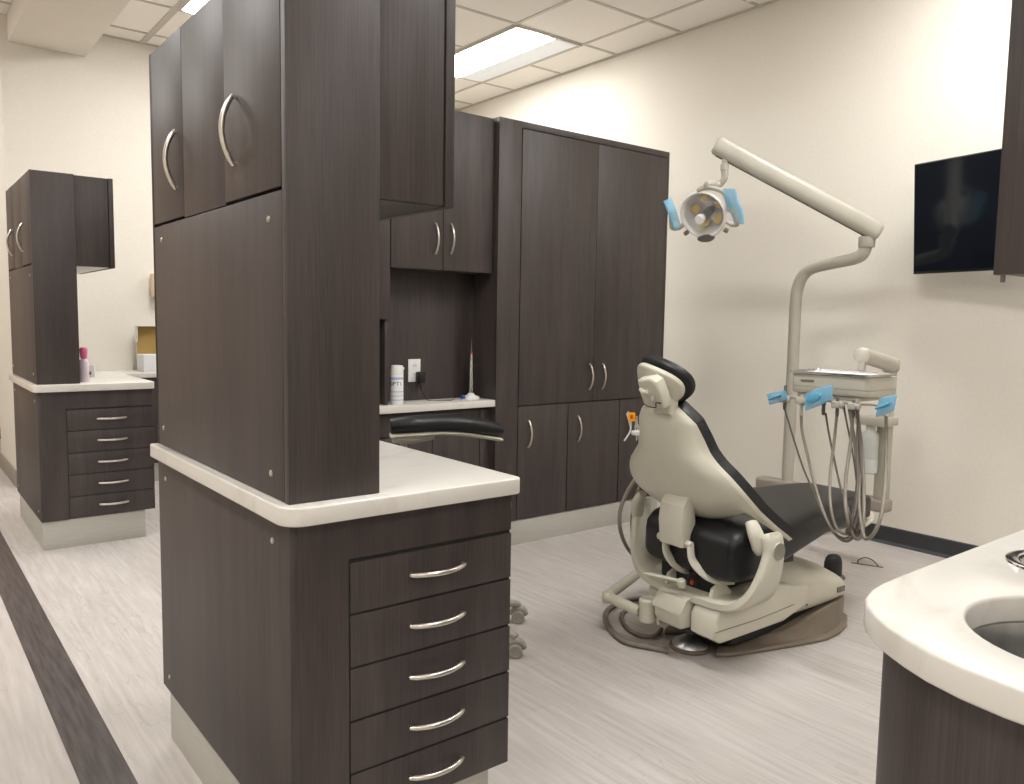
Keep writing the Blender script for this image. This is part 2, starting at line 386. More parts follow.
def overhead():
    t = thing('overhead_cabinet', '', 'cabinet', NEAR, 0, 'overhead cabinets on the tower backs')
    L = .90
    b = B(); b.box(.1955, .350, .006, L, 1.4495, 1.903, .0012); b.build('body', 'wood', t)
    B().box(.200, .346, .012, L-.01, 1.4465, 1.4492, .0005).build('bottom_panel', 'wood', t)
    for (y0, y1) in ((.004, L/2-.0015), (L/2+.0015, L)):
        d = B().box(.3535, .376, y0, y1, 1.447, 1.905, .0015).build('door', 'wood', t)
        h = B(); bow(h, (.376, (L/2-.05 if y0 < .1 else L/2+.05), 1.55), .14, (0, 0, 1), (1, 0, 0)); h.build('handle', 'nickel', d)
    return t
bc = base_cabinet(); ct = counter(); tw = tower(); oh = overhead()
tag(ct, 'white quartz countertop on the near drawer cabinet, around the tall tower foot', 'countertop', 'white station countertops')
tag(tw, 'large dark wood tower cabinet filling the centre left foreground'); tag(oh, 'dark overhead cabinet fixed to the right of the large near tower')
dup(bc, FAR, 'smaller looking dark drawer cabinet standing at the far left')
c2 = ct.copy(); COL.objects.link(c2); c2.location = FAR; c2['label'] = 'white countertop of the far left station below the cream wall'
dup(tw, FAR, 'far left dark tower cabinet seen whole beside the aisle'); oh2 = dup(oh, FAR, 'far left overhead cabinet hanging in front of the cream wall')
for o_ in D.objects:  # far underside recoloured white to stand in for light reflected onto it
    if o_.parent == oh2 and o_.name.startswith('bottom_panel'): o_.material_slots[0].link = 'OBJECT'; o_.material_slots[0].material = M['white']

# ------------------------------------------------------------------ wardrobe (tall cabinet wall)
def wdoor(par, x0, x1, z0, z1, hx, hz, y=0, g=.002):
    d = B().box(x0+g, x1-g, y-.001, y+.0185, z0+.002, z1-.002, .0012).build('door', 'wood', par)
    if hx is not None:
        h = B(); bow(h, (hx, y-.001, hz), .150, (0, 0, 1), (0, -1, 0), .0052, .028); h.build('handle', 'nickel', d)
    return d
wd = thing('tall_cabinet', 'tall dark wood cabinet with two long doors over three short doors', 'cabinet', (2.500, 3.315, 0))
b = B(); b.box(0, .1465, 0, .019, .134, 2.232, .0012); b.box(1.272, 1.288, 0, .019, .134, 2.232, .0012); b.box(.1465, 1.272, 0, .019, 2.199, 2.232, .0012); b.build('face_frame', 'wood', wd)
b = B(); b.box(0, .019, .0195, .60, .134, 2.232, .001); b.box(1.269, 1.288, .0195, .60, .134, 2.232, .001); b.box(.0195, 1.2685, .0195, .60, 2.213, 2.232, .001)
b.box(.0195, 1.2685, .585, .60, .134, 2.212, 0); b.box(.0195, 1.2685, .0195, .58, .134, .150, 0); b.build('body', 'wood', wd)
B().box(.146, 1.273, .0225, .0245, .136, 2.20, 0).build('shadow_gap', 'dark', wd)
B().box(.004, 1.284, .006, .58, 0, .1335, .001).build('kick_plate', 'kick', wd)
wdoor(wd, .150, .695, .755, 2.197, .664, .896, g=.0015); wdoor(wd, .695, 1.270, .755, 2.197, .764, .896, g=.0015)
wdoor(wd, .148, .507, .136, .753, .221, .600, g=.003); wdoor(wd, .507, .918, .136, .753, .583, .603, g=.004); wdoor(wd, .918, 1.270, .136, .753, .985, .603, g=.004)

# ------------------------------------------------------------------ niche: back panel, hanging doors, desk
BX0, BX1, BY = 1.895, 2.492, 3.515
nb = thing('niche_panel', 'dark wood niche backing between the tall cabinet and the tower', 'panel', (1.77, 3.36, 0))
B().box(0, .7295, .158, .175, .10, 2.225, .001).build('back_panel', 'wood', nb)
b = B(); b.box(0, .122, -.0140, .022, 1.205, 2.225, .0005); b.box(.104, .122, .0035, .157, .797, 1.2045, .001); b.box(0, .018, .003, .157, .134, 2.225, .001); b.build('side_stile', 'wood', nb)
hc = thing('wall_cabinet', 'dark two-door wall cabinet above the lit niche', 'cabinet', (1.895, 3.345, 1.447))
b = B(); b.box(.001, .597, .022, .171, .001, .780, .001); b.build('body', 'wood', hc)
wdoor(hc, 0, .292, 0, .780, .246, .152, .002); wdoor(hc, .292, .597, 0, .780, .336, .158, .002)
dc = thing('desk_cabinet', 'low dark cabinet below the narrow white niche shelf', 'cabinet', (1.79, 3.36, 0))
b = B(); b.box(.001, .709, .022, .155, .134, .759, .001); b.build('body', 'wood', dc)
B().box(.004, .350, .002, .0205, .640, .745, .001).build('drawer', 'wood', dc); B().box(.354, .642, .002, .0205, .640, .745, .001).build('drawer', 'wood', dc)
B().box(.004, .350, .002, .0205, .138, .634, .001).build('door', 'wood', dc); B().box(.354, .642, .002, .0205, .138, .634, .001).build('door', 'wood', dc)
B().box(.646, .709, .002, .0205, .138, .745, .001).build('filler', 'wood', dc)
B().box(.004, .70, .03, .15, 0, .1335, .001).build('kick_plate', 'kick', dc)
tag(B().prism(rrect(1.79, 2.4990, 3.314, 3.5165, (.006, .006, .001, .001)), .7602, .795, 'z', .003).build('countertop', 'quartz'), 'narrow white shelf top inside the dark niche holding the spray can', 'countertop')

# outlet, adapter, cord
ol = thing('wall_outlet', 'white duplex power outlet on the dark niche back', 'outlet', (2.128, 3.5175, .947))
B().box(-.036, .036, -.006, 0, -.058, .058, .003).build('cover_plate', 'white', ol)
b = B()
for z in (-.022, .022): b.lathe([(.0165, .0), (.0165, .0025), (.0, .0025)], (0, -.006, z), (0, -1, 0), 20)
sk = b.build('socket', 'card', ol)
for z in (-.022, .022):
    for x in (-.007, .005): B().box(x, x+.002, -.0092, -.0083, z-.001, z+.008, 0).build('slot', 'dark', sk)
ad = thing('power_adapter', 'black power adapter plugged into the white outlet, thin cord below', 'adapter', (2.146, 3.509, .915))
b = B(); b.box(-.016, .022, -.042, -.0005, -.034, .026, .007, 3); b.build('housing', 'black', ad)
b = B(); b.tube([(.0, -.025, -.033), (.0, -.03, -.055), (.01, -.035, -.085), (.03, -.05, -.1175), (.09, -.085, -.1175), (.13, -.11, -.1175), (.17, -.08, -.1175), (.19, -.05, -.1175), (.20, -.03, -.1175)], .0018, 6); b.build('cord', 'black', ad)

# spray can
sc = thing('spray_can', 'white disinfectant spray can with blue print on niche shelf', 'spray can', (1.957, 3.395, .795))
B().lathe([(.030, 0), (.0325, .003), (.0325, .138), (.031, .142)], seg=32).build('body', 'paper', sc)
cp = B(); cp.lathe([(.0325, .1425), (.0325, .160), (.030, .182), (.028, .188), (.012, .190), (0, .190)], seg=32); cp.box(.01, .038, -.01, .01, .165, .180, .004); cp.build('cap', 'white', sc)
b = B()
for (z0, z1) in ((.120, .132), (.060, .064), (.040, .043), (.020, .024)): B().lathe([(.0327, z0), (.0329, (z0+z1)/2), (.0327, z1)], seg=32).build('label_band', 'paleblue', sc)
def glyph(mb_, body, size, mat4, ext=.0004):
    c = D.curves.new('glyph', 'FONT'); c.body = body; c.size = size; c.extrude = ext; c.align_x = 'CENTER'
    o = D.objects.new('glyph', c); COL.objects.link(o)
    dg = bpy.context.evaluated_depsgraph_get(); dg.update(); me = D.meshes.new_from_object(o.evaluated_get(dg))
    mb_.add([mat4 @ v.co for v in me.vertices], [list(p.vertices) for p in me.polygons]); D.objects.remove(o); D.meshes.remove(me); D.curves.remove(c)
# lettering wrapped round the can
b = B(); b2 = B()
def onCan(a, z, r=.0332): return Matrix.Translation((r*math.cos(a), r*math.sin(a), z)) @ Matrix.Rotation(a+PI/2, 4, 'Z') @ Matrix.Rotation(PI/2, 4, 'X')
for k, chs in enumerate('OPTI'): glyph(b, chs, .027, onCan(-PI/2-.62+(k-1.5)*.50, .092))
b.build('lettering', 'text', sc)

# tapered silver instrument stand
iv = thing('polishing_tool', 'slim tapered silver hand tool standing on a round white base', 'dental tool', (2.430, 3.440, .795))
B().lathe([(.045, 0), (.046, .006), (.042, .013), (.020, .020), (.014, .030), (0, .030)], seg=32).build('base', 'white', iv)
b = B(); b.lathe([(.014, .030), (.0165, .045), (.013, .065), (.0155, .085), (.012, .110), (.014, .130), (.011, .160), (.0115, .185), (.008, .225), (.006, .235)], seg=24); b.build('body', 'steel', iv)
B().lathe([(.0065, .2352), (.0062, .245), (.005, .2455)], seg=16).build('ring', 'red', iv)
B().lathe([(.004, .2457), (.003, .275), (.0015, .30), (.001, .318)], seg=12).build('tip', 'graph', iv)
B().box(-.062, -.046, -.015, .005, .0005, .022, .004).build('button', 'blue', iv)

# ------------------------------------------------------------------ end wall desk with carton, and small items
ed = thing('end_desk_cabinet', 'dark low cabinet against the end wall behind the far station', 'cabinet', (1.24, 6.12, 0))
B().box(0, 1.2, .004, .309, .134, .759, .0012).build('body', 'wood', ed); B().box(.002, .598, -.015, .0035, .138, .755, .001).build('door', 'wood', ed); B().box(.602, 1.198, -.015, .0035, .138, .755, .001).build('door', 'wood', ed)
B().box(.004, 1.196, .012, .30, 0, .1335, .001).build('kick_plate', 'kick', ed)
tag(B().prism(rrect(1.225, 2.46, 6.08, 6.428, (.006, .006, .001, .001)), .7602, .795, 'z', .003).build('countertop', 'quartz'), 'white desk top against the end wall under the open carton', 'countertop')
cb = thing('carton', 'open white cardboard carton with brown inside behind the far counter', 'box', (1.475, 6.16, .7955))
w, dpt, hh, th = .30, .20, .122, .004
b = B(); b.box(0, w, 0, th, 0, hh, .0005); b.box(0, w, dpt-th, dpt, 0, hh, .0005); b.box(0, th, th, dpt-th, 0, hh, .0005); b.box(w-th, w, th, dpt-th, 0, hh, .0005); b.box(th, w-th, th, dpt-th, 0, th, 0); b.build('body', 'card', cb)
ld = B(); ld.box(0, w, dpt+.0005, dpt+.0045, hh-.01, hh+.205, .0005); ld.box(0, w, dpt-.055, dpt+.0045, hh+.2055, hh+.2095, .0005); ld.box(-.004, -.0005, dpt-.045, dpt+.004, hh+.09, hh+.208, .0005)
ld.build('lid', 'card', cb)
B().box(.003, w-.003, dpt-.0015, dpt+.0002, hh+.001, hh+.204, 0).build('lining', 'brown', cb)
B().box(.01, w-.01, .01, dpt-.01, .02, hh-.004, .003).build('contents', 'paper', cb)
sb = thing('small_box', 'little white paper box with grey print on the far left counter', 'box', (.888, 5.07, .8505), -.25)
b = B().box(0, .062, 0, .04, 0, .068, .0015).build('body', 'card', sb)
B().box(.018, .044, -.0008, .0, .012, .03, 0).build('print', 'badge', sb)
pb = thing('squeeze_bottle', 'slim lilac bottle with pink top behind the far tower foot', 'bottle', (.838, 4.74, .8505))
B().lathe([(.022, 0), (.024, .004), (.024, .10), (.018, .115), (.012, .12)], seg=20).build('body', 'lilac', pb); B().lathe([(.013, .1205), (.017, .135), (.020, .17), (.014, .18), (0, .18)], seg=20).build('cap', 'pink', pb)
dp = thing('wall_dispenser', 'small tan dispenser on the end wall, partly behind the large tower', 'dispenser', (1.665, EY, 1.33))
b = B(); b.box(-.07, .07, -.09, -.0005, 0, .19, .02, 4); b.build('body', 'tan', dp); B().box(-.02, .02, -.098, -.0905, .02, .06, .006).build('lever', 'white', dp)
tb = tag(B().box(.7965, .8005, 1.62, 1.80, .8505, .9005, .001).build('paper_pad', 'lilac'), 'thin pink edged pad leaning against the near tower foot', 'pad')

# ------------------------------------------------------------------ TV
tv = thing('television', 'black flat television on the back wall, partly behind the right cabinet', 'television', (4.01, 1.895-.02, 1.765), 0)
TVW, TVH = 1.06, .0
def build_tv():
    w, h = .98, .555
    fr = B(); fr.box(-.022, .022, -w, 0, -h/2, h/2, .004, 2); fr.build('housing', 'black', tv)
    B().box(-.0238, -.0221, -w+.006, -.006, -h/2+.014, h/2-.006, 0).build('screen', 'screen', tv)
    B().box(-.0236, -.0221, -w*.5-.03, -w*.5+.03, -h/2+.003, -h/2+.010, 0).build('badge', 'greyline', tv)
    wb = B(); wb.box(.022, .05, -w*.5-.15, -w*.5+.15, -.12, .12, .004)
    wb.tube([(.05, -w*.5, 0), (.13, -w*.5+.02, 0.0), (.225, -w*.5+.03, 0.0)], .02, 12, 0); wb.build('wall_mount', 'black', tv)
build_tv()
tv.location = (4.215, 2.018, 1.757); tv.rotation_euler = (0, math.radians(-4.3), math.radians(-11))

# ------------------------------------------------------------------ right island
ICY = .285
edge = [(2.6, .545), (1.9, .545), (1.45, .545), (1.28, .5448), (1.16, .544), (1.09, .542), (1.05, .536), (1.014, .524), (.988, .508), (.963, .483), (.942, .457), (.922, .426), (.905, .393), (.891, .350), (.884, .305)]
poly = edge + [(x, 2*ICY-y) for x, y in edge[::-1]]
def inset(pl_, d):
    return [(min(x+d, 2.6-d) if True else x, y) for x, y in [(x, ICY+(y-ICY)*(1-d/.26)) for x, y in pl_]]
SX, SY, SR = 1.115, .278, .149
RX, RY, RR = 1.405, .415, .078
def slab_with_holes():
    bm = bmesh.new()
    holes = [[(SX+SR*math.cos(-2*PI*k/48), SY+SR*math.sin(-2*PI*k/48)) for k in range(48)], [(RX+(RR-.012)*math.cos(-2*PI*k/36), RY+(RR-.012)*math.sin(-2*PI*k/36)) for k in range(36)]]
    loops = [poly]+holes
    for z, tag_ in ((.850, 0), (.812, 1)):
        es = []
        for lp in loops:
            vs = [bm.verts.new((x, y, z)) for x, y in lp]
            for i in range(len(vs)): es.append(bm.edges.new((vs[i], vs[(i+1) % len(vs)])))
        bmesh.ops.triangle_fill(bm, use_beauty=True, use_dissolve=False, edges=es)
    bm.verts.ensure_lookup_table()
    n = sum(len(l) for l in loops); o = 0
    for lp in loops:
        m_ = len(lp)
        for i in range(m_):
            a, b_ = bm.verts[o+i], bm.verts[o+(i+1) % m_]; c_, d_ = bm.verts[n+o+(i+1) % m_], bm.verts[n+o+i]
            bm.faces.new((a, b_, c_, d_))
        o += m_
    bmesh.ops.recalc_face_normals(bm, faces=bm.faces[:])
    es = [e for e in bm.edges if len(e.link_faces) == 2 and e.calc_face_angle(0) > 1.2 and abs(e.verts[0].co.z-e.verts[1].co.z) < 1e-6]
    bmesh.ops.bevel(bm, geom=es, offset=.005, segments=3, affect='EDGES', profile=.5)
    mb_ = B(); mb_.bm(bm); return mb_.build('countertop', 'quartz')
tag(slab_with_holes(), 'rounded white quartz countertop with sink in the right foreground', 'countertop')
def offset_poly(pts, d):
    out = []; n = len(pts)
    for i in range(n):
        p0 = Vector(pts[i-1]); p1 = Vector(pts[i]); p2 = Vector(pts[(i+1) % n])
        t = (p2-p0).normalized(); nrm = Vector((-t.y, t.x)); out.append((p1.x+nrm.x*d, p1.y+nrm.y*d))
    return out
full = poly
cen = (1.7, ICY)
ip = offset_poly(full, .026)
if sum((x-cen[0])**2+(y-cen[1])**2 for x, y in ip) > sum((x-cen[0])**2+(y-cen[1])**2 for x, y in full): ip = offset_poly(full, -.026)
ic = thing('sink_cabinet', 'curved dark wood cabinet under the rounded sink counter at right', 'cabinet', (1.6, ICY, 0))
loc_ = lambda pts: [(x-1.6, y-ICY) for x, y in pts]
b = B(); P_ = loc_(ip); n_ = len(P_)
b.loft([[(x, y, .10) for x, y in P_], [(x, y, .8115) for x, y in P_]], False); b.build('curved_panel', 'wood', ic)
kp = offset_poly(full, .08)
if sum((x-cen[0])**2+(y-cen[1])**2 for x, y in kp) > sum((x-cen[0])**2+(y-cen[1])**2 for x, y in full): kp = offset_poly(full, -.08)
b = B(); b.loft([[(x, y, .0) for x, y in loc_(kp)], [(x, y, .0995) for x, y in loc_(kp)]], False); b.build('kick_plate', 'kick', ic)
sk = thing('sink', 'round stainless steel sink bowl set under the right counter', 'sink', (SX, SY, .70))
prof = [(.156, .1115), (.1525, .1115), (.1505, .108), (.147, .085), (.136, .04), (.115, .008), (.06, 0), (.022, -.002)]
b = B(); b.loft([[(r*math.cos(2*PI*k/48), r*math.sin(2*PI*k/48), z) for k in range(48)] for r, z in prof], False)
b.loft([[(r*math.cos(2*PI*k/48), r*math.sin(2*PI*k/48), z-.0015) for k in range(48)] for r, z in prof[::-1]], False); b.build('bowl', 'bowl', sk)
B().lathe([(.0, -.004), (.021, -.004), (.022, 0), (.018, .001), (.0, -.001)], seg=24).build('drain', 'chrome', sk)
ch = thing('waste_chute', 'round steel waste ring sunk in the right counter behind the sink', 'waste chute', (RX, RY, .85))
b = B(); b.loft([[(r*math.cos(2*PI*k/48), r*math.sin(2*PI*k/48), z) for k in range(48)] for r, z in [(.080, .0003), (.079, .003), (.072, .0045), (.062, .002), (.058, -.006), (.057, -.12)]], False); b.build('rim', 'chrome', ch)
B().lathe([(.0, -.118), (.0565, -.118), (.0565, -.112), (0, -.112)], seg=32).build('bottom', 'dark', ch)

# right overhead cabinet on its own tower
rt = thing('hanging_cabinet', 'dark wood cabinet cut off by the right edge, covering the television', 'cabinet', (1.4, .544, 1.294))
b = B(); b.box(.0195, .36, -.90, -.001, .002, .62, .001); b.build('body', 'wood', rt)
wd_ = B().box(0, .019, -.449, 0, 0, .622, .0012).build('door', 'wood', rt); B().box(0, .019, -.90, -.452, 0, .622, .0012).build('door', 'wood', rt)
h = B(); bow(h, (0, -.41, .12), .14, (0, 0, 1), (-1, 0, 0)); h.build('handle', 'nickel', wd_)
b = B(); b.lathe([(.0028, -.012), (.0036, -.010), (.0038, .0), (.0038, .003)], (.01, -.011, 0), (0, 0, 1), 12); b.build('bumper', 'graph', rt)
rt2 = tag(B().box(1.762, 1.95, -.35, .50, .8505, 1.915, .0012).build('support_tower', 'wood'), 'dark wood upright carrying the right hanging cabinet, out of frame', 'cabinet')
# ------------------------------------------------------------------ dental chair (local: +x towards the toe, +y away, z up)
dcx = thing('dental_chair', 'black upholstered dental chair with warm grey back shell and base', 'dental chair', (2.36, 1.87, 0), math.radians(-3))
def sm(keys, t):
    """smooth interpolation through keys [(t, v...)]"""
    if t <= keys[0][0]: return keys[0][1:]
    for i in range(len(keys)-1):
        a, b_ = keys[i], keys[i+1]
        if t <= b_[0]:
            k = (t-a[0])/(b_[0]-a[0])
            p = keys[max(i-1, 0)]; q = keys[min(i+2, len(keys)-1)]
            out = []
            for j in range(1, len(a)):
                m0 = (b_[j]-p[j])/(b_[0]-p[0])*(b_[0]-a[0]); m1 = (q[j]-a[j])/(q[0]-a[0])*(b_[0]-a[0])
                out.append((2*k**3-3*k*k+1)*a[j]+(k**3-2*k*k+k)*m0+(-2*k**3+3*k*k)*b_[j]+(k**3-k*k)*m1)
            return tuple(out)
    return keys[-1][1:]
# back shell: t = height w; half width, centre u, edge u
SH = [(.445, .284, .02, .150), (.50, .286, -.045, .070), (.56, .286, -.096, -.004), (.62, .276, -.132, -.066), (.68, .238, -.160, -.106), (.72, .196, -.176, -.126), (.76, .158, -.189, -.140),
      (.80, .139, -.200, -.152), (.86, .125, -.207, -.172), (.905, .114, -.206, -.190), (.930, .105, -.201, -.194)]
BV = .026
def bottom_w(s_):           # lower edge of the shell across its width
    return sm([(0, .500), (.35, .508), (.60, .524), (.80, .545), (.89, .550), (.95, .522), (1.0, .445)], abs(s_))[0]
def top_w(s_): return .924-.056*abs(s_)**5-.014*abs(s_)**2
def back_surf(s_, w_, off):
    hw, uc, ue = sm(SH, w_)
    u = uc+(ue-uc)*abs(s_)**2.2
    # outward offset along the rough surface normal (forward = +)
    return Vector((u+off*.96, BV*min(1, max(0, (w_-.46)/.1))+s_*(hw+ (0 if off < .02 else .003+.016*math.exp(-((w_-.79)/.06)**2))), w_+off*.28))
def back_sheet(off0, off1, name, mat, wrap=.02, NS=60, NW=44, puff=0., par=None, lift=0.):
    g0 = []; g1 = []
    for j in range(NW+1):
        r0 = []; r1 = []
        for i in range(NS+1):
            s_ = -1+2*i/NS; s_ = math.sin(s_*PI/2)*.75+s_*.25
            wb = bottom_w(s_); wt = top_w(s_)+lift; w_ = wb+(wt-wb)*j/NW
            e = 1-max(abs(s_), abs(2*j/NW-1))**8
            r0.append(back_surf(s_, w_, off0+wrap*(1-e))); r1.append(back_surf(s_, w_, off1+puff*e))
        g0.append(r0); g1.append(r1)
    m_ = B(); W_ = NS+1; vs = [p for r in g0 for p in r]+[p for r in g1 for p in r]; o = (NW+1)*W_; fs = []
    for j in range(NW):
        for i in range(NS):
            a = j*W_+i; fs.append((a, a+1, a+W_+1, a+W_)); fs.append((o+a, o+a+W_, o+a+W_+1, o+a+1))
    for i in range(NS):
        fs.append((i, o+i, o+i+1, i+1)); a = NW*W_+i; fs.append((a, a+1, o+a+1, o+a))
    for j in range(NW):
        a = j*W_; fs.append((a, a+W_, o+a+W_, o+a)); a = j*W_+NS; fs.append((a, o+a, o+a+W_, a+W_))
    m_.add(vs, fs); return m_.build(name, mat, par or dcx, ang=60)
back_sheet(-.012, .022, 'back_shell', 'chairp', .016)
back_sheet(.024, .066, 'back_cushion', 'leather', -.002, puff=.020, lift=.004)
# headrest neck, bracket, shell, pad
B().prism([(-.050, .890), (.034, .890), (.036, .925), (.030, .965), (-.046, .965), (-.050, .925)], -.222, -.175, 'x', .010, 3).build('headrest_post', 'chairp', dcx)
def head_frame(): # local axes of the pad: tilt back 38 deg
    a = math.radians(-24); return Matrix.Translation((-.226, .016, .995)) @ Matrix.Rotation(a, 4, 'Y') @ Matrix.Rotation(math.radians(17), 4, 'X')
HF = head_frame()
def pad(name, mat, x0, x1, hw, hh, n=40, e=2.6, curl=.024, cy=0, puff=0., bulge=0.):
    rings = []
    K = 8
    for k in range(K+1):
        t = k/K; x = x0+(x1-x0)*t; q = math.sqrt(max(0, 1-(2*t-1)**2*.0))
        s_ = (1-.0*(2*t-1)**2); edge_ = 1-.10*abs(2*t-1)**4
        rings.append([(x, a, b_, ) for (_, a, b_) in ellring(x, 0, 0, hw*edge_, hh*edge_, n, e, 'yz')])
    # closing rings
    def shrink(r, x, f): return [(x, p[1]*f, p[2]*f) for p in r]
    first = [shrink(rings[0], x0-puff*(1-f*f), f) for f in (.25, .5, .75, .9)]; last = [shrink(rings[-1], x1+bulge*(1-f*f), f) for f in (.9, .75, .5, .25)]
    allr = first+rings+last
    out = []
    for r in allr:
        rr = []
        for (x, y, z) in r:
            xx = x+curl*(y/hw)**2-.012*(z/hh)**2
            rr.append(HF @ Vector((xx, y+cy, z)))
        out.append(rr)
    m_ = B(); m_.loft(out); return m_.build(name, mat, dcx, ang=60)
pad('headrest_shell', 'chairp', -.012, .016, .104, .074, e=2.1, puff=.012)
pad('headrest_pad', 'leather', .018, .060, .116, .088, e=2.1, bulge=.014)
BF = Matrix.Translation((-.246, -.010, .988)) @ Matrix.Rotation(math.radians(-24), 4, 'Y')
b = B(); b.prism([(-.048, -.062), (.044, -.070), (.050, -.01), (.044, .040), (-.02, .052), (-.044, .038), (-.054, -.015)], -.044, .004, 'x', .010, 3, BF); hb = b.build('headrest_bracket', 'chairp', dcx)
b = B(); b.lathe([(.026, -.001), (.027, .006), (.020, .011), (0, .0115)], BF @ Vector((-.044, .004, -.012)), BF.to_3x3() @ Vector((-1, 0, 0)), 28)
b.tube([BF @ Vector((-.052, .028, .014)), BF @ Vector((-.056, .010, .004)), BF @ Vector((-.056, -.010, .006))], [.007, .009, .007], 10); b.tube([BF @ Vector((-.052, -.010, -.030)), BF @ Vector((-.056, -.020, -.022)), BF @ Vector((-.052, -.022, -.010))], [.005, .007, .005], 10); b.build('release_knob', 'chairp', hb)
b = B(); b.tube([BF @ Vector((-.0445, .040, -.050)), BF @ Vector((-.0445, .020, -.058)), BF @ Vector((-.0445, -.014, -.057)), BF @ Vector((-.0445, -.020, -.040)), BF @ Vector((-.0445, -.046, -.038))], .0018, 6, 3); b.build('seam', 'dark', hb)

# seat cushion: lofted in x
def seatring(x, hw, wt, wb, n=36, e=5.0, dish=.0):
    cz = (wt+wb)/2; r = []
    for (_, y, z) in ellring(x, 0, cz, hw, (wt-wb)/2, n, e, 'yz'):
        if z > cz: z -= dish*(1-(y/hw)**2)*.0
        r.append((x, y, z))
    return r
b = B()
ks = [(-.112, .190, .440, .350, -.042), (-.108, .204, .460, .335, -.042), (-.092, .216, .486, .320, -.042), (-.06, .224, .506, .312, -.040), (.0, .232, .516, .310, -.034), (.08, .240, .508, .322, -.024), (.20, .246, .503, .350, -.010),
      (.35, .238, .508, .376, 0), (.50, .222, .512, .395, .010), (.65, .203, .508, .388, .025), (.80, .187, .500, .380, .045), (.92, .176, .492, .376, .058), (.965, .171, .488, .378, .062), (.985, .155, .478, .390, .064)]
b.loft([[(x, y+k[4], z) for x, y, z in seatring(*k[:4], e=6.5)] for k in ks]); b.build('seat_cushion', 'leather', dcx, ang=70)
b = B()
b.loft([[(x, y+.03, z) for x, y, z in seatring(*k, e=3)] for k in [(.58, .08, .384, .345), (.68, .12, .382, .335), (.78, .140, .3785, .334), (.92, .145, .3745, .338), (1.0, .135, .385, .350), (1.05, .11, .395, .370), (1.07, .08, .397, .382)]]); b.build('legrest_shell', 'chairp', dcx, ang=50)
b = B(); b.box(-.06, .42, -.13, .13, .235, .335, .02); b.build('seat_frame', 'dark', dcx)

# U-shaped yoke carrying the back pivots
yp = [(.318, .505), (.330, .47), (.334, .42), (.330, .36), (.312, .30), (.270, .255), (.20, .236), (.10, .230), (0, .228)]
yp = [(.300, .510), (.303, .475), (.292, .42), (.270, .36), (.240, .305), (.200, .265), (.15, .243), (.09, .231), (0, .228)]+[(-y, z) for y, z in yp[-2::-1]]
def yoke():
    rings = []; n = len(yp)
    pts = [Vector((0, y, z)) for y, z in yp]
    P = []
    for i in range(n-1):
        p0, p1, p2, p3 = pts[max(i-1, 0)], pts[i], pts[i+1], pts[min(i+2, n-1)]
        for k in range(4):
            t = k/4; P.append(.5*((2*p1)+(p2-p0)*t+(2*p0-5*p1+4*p2-p3)*t*t+(3*p1-p0-3*p2+p3)*t**3))
    P.append(pts[-1])
    for i, p in enumerate(P):
        t = (P[min(i+1, len(P)-1)]-P[max(i-1, 0)]).normalized(); nn = Vector((0, t.z, -t.y))
        arm = min(1, max(0, (p.z-.24)/.2))
        u0, u1 = -.125+.085*arm, .035+.010*arm        # band edges along u: wide below, arm-wide above
        endf = min(1, (min(i, len(P)-1-i))/3+.35); uc = (u0+u1)/2; hu = (u1-u0)/2*min(1, endf+.15)
        th = .017
        ring = []
        for (a, b_) in [(-1, -.6), (-.85, -1), (.85, -1), (1, -.6), (1, .6), (.85, 1), (-.85, 1), (-1, .6)]:
            ring.append(Vector((uc+hu*a, 0, 0))+Vector((0, p.y, p.z))+nn*th*b_)
        rings.append(ring)
    m_ = B(); m_.loft(rings); return m_.build('yoke', 'chairp', dcx, ang=50)
yk = yoke()
for s_ in (-1, 1):
    b = B(); b.lathe([(.031, .0), (.031, .004), (.027, .006), (.0, .006)], (.005, (-.350 if s_ < 0 else .320), .448), (0, s_, 0), 28); b.build('pivot_cap', 'chairp', yk)
    b = B(); b.lathe([(.0285, .0062), (.0295, .0068), (.0285, .0072), (.0275, .0068)], (.005, (-.350 if s_ < 0 else .320), .448), (0, s_, 0), 28); b.tube([(.005, s_*(.3568 if s_ < 0 else .3268), .455), (.005, s_*(.3568 if s_ < 0 else .3268), .440)], .0012, 6, 0); b.build('cap_mark', 'greyline', yk)
    b = B(); b.tube([(-.03, s_*.262, .535), (-.035, s_*.285, .50), (-.022, s_*.296, .455), (-.012, s_*.294, .435)], [.020, .026, .028, .020], 14, 5, flat=(1.1, .8)); b.build('back_hinge', 'chairp', dcx)

# back lift cover with slanted top, its side pins and curved links
b = B(); b.prism([(-.150, .412), (-.095, .405), (-.085, .50), (-.10, .600), (-.118, .603), (-.152, .560), (-.160, .50)], -.064, .048, 'y', .004, 2,); b.build('lift_cover', 'chairp', dcx, ang=28)
for (y0, y1) in ((.049, .071), (-.090, -.065)):
    b = B(); b.lathe([(.012, 0), (.014, .003), (.014, abs(y1-y0)-.003), (.012, abs(y1-y0))], (-.130, y0, .425), (0, 1, 0), 20); b.build('pin', 'chairp', dcx)
for y, dy in ((-.084, -.085), (.036, -.050)):
    b = B(); b.tube([(-.130, y, .420), (-.132, y+dy*.15, .375), (-.110, y+dy*.5, .335), (-.07, y+dy*.85, .310), (.0, y+dy, .300)], [.014, .015, .017, .017, .015], 12, 5, flat=(.55, 1.2)); b.build('link', 'chairp', dcx)
for y in (-.16, .05):
    b = B(); b.prism([(-.11, .244), (.0, .244), (.0, .262), (-.035, .292), (-.065, .298), (-.098, .282)], y-.007, y+.007, 'y', .003, 2); b.build('lug', 'chairp', dcx)
b = B(); b.tube([(-.03, .16, .262), (-.03, -.16, .262)], .020, 14, 0); b.build('cross_shaft', 'chairp', dcx)
b = B()
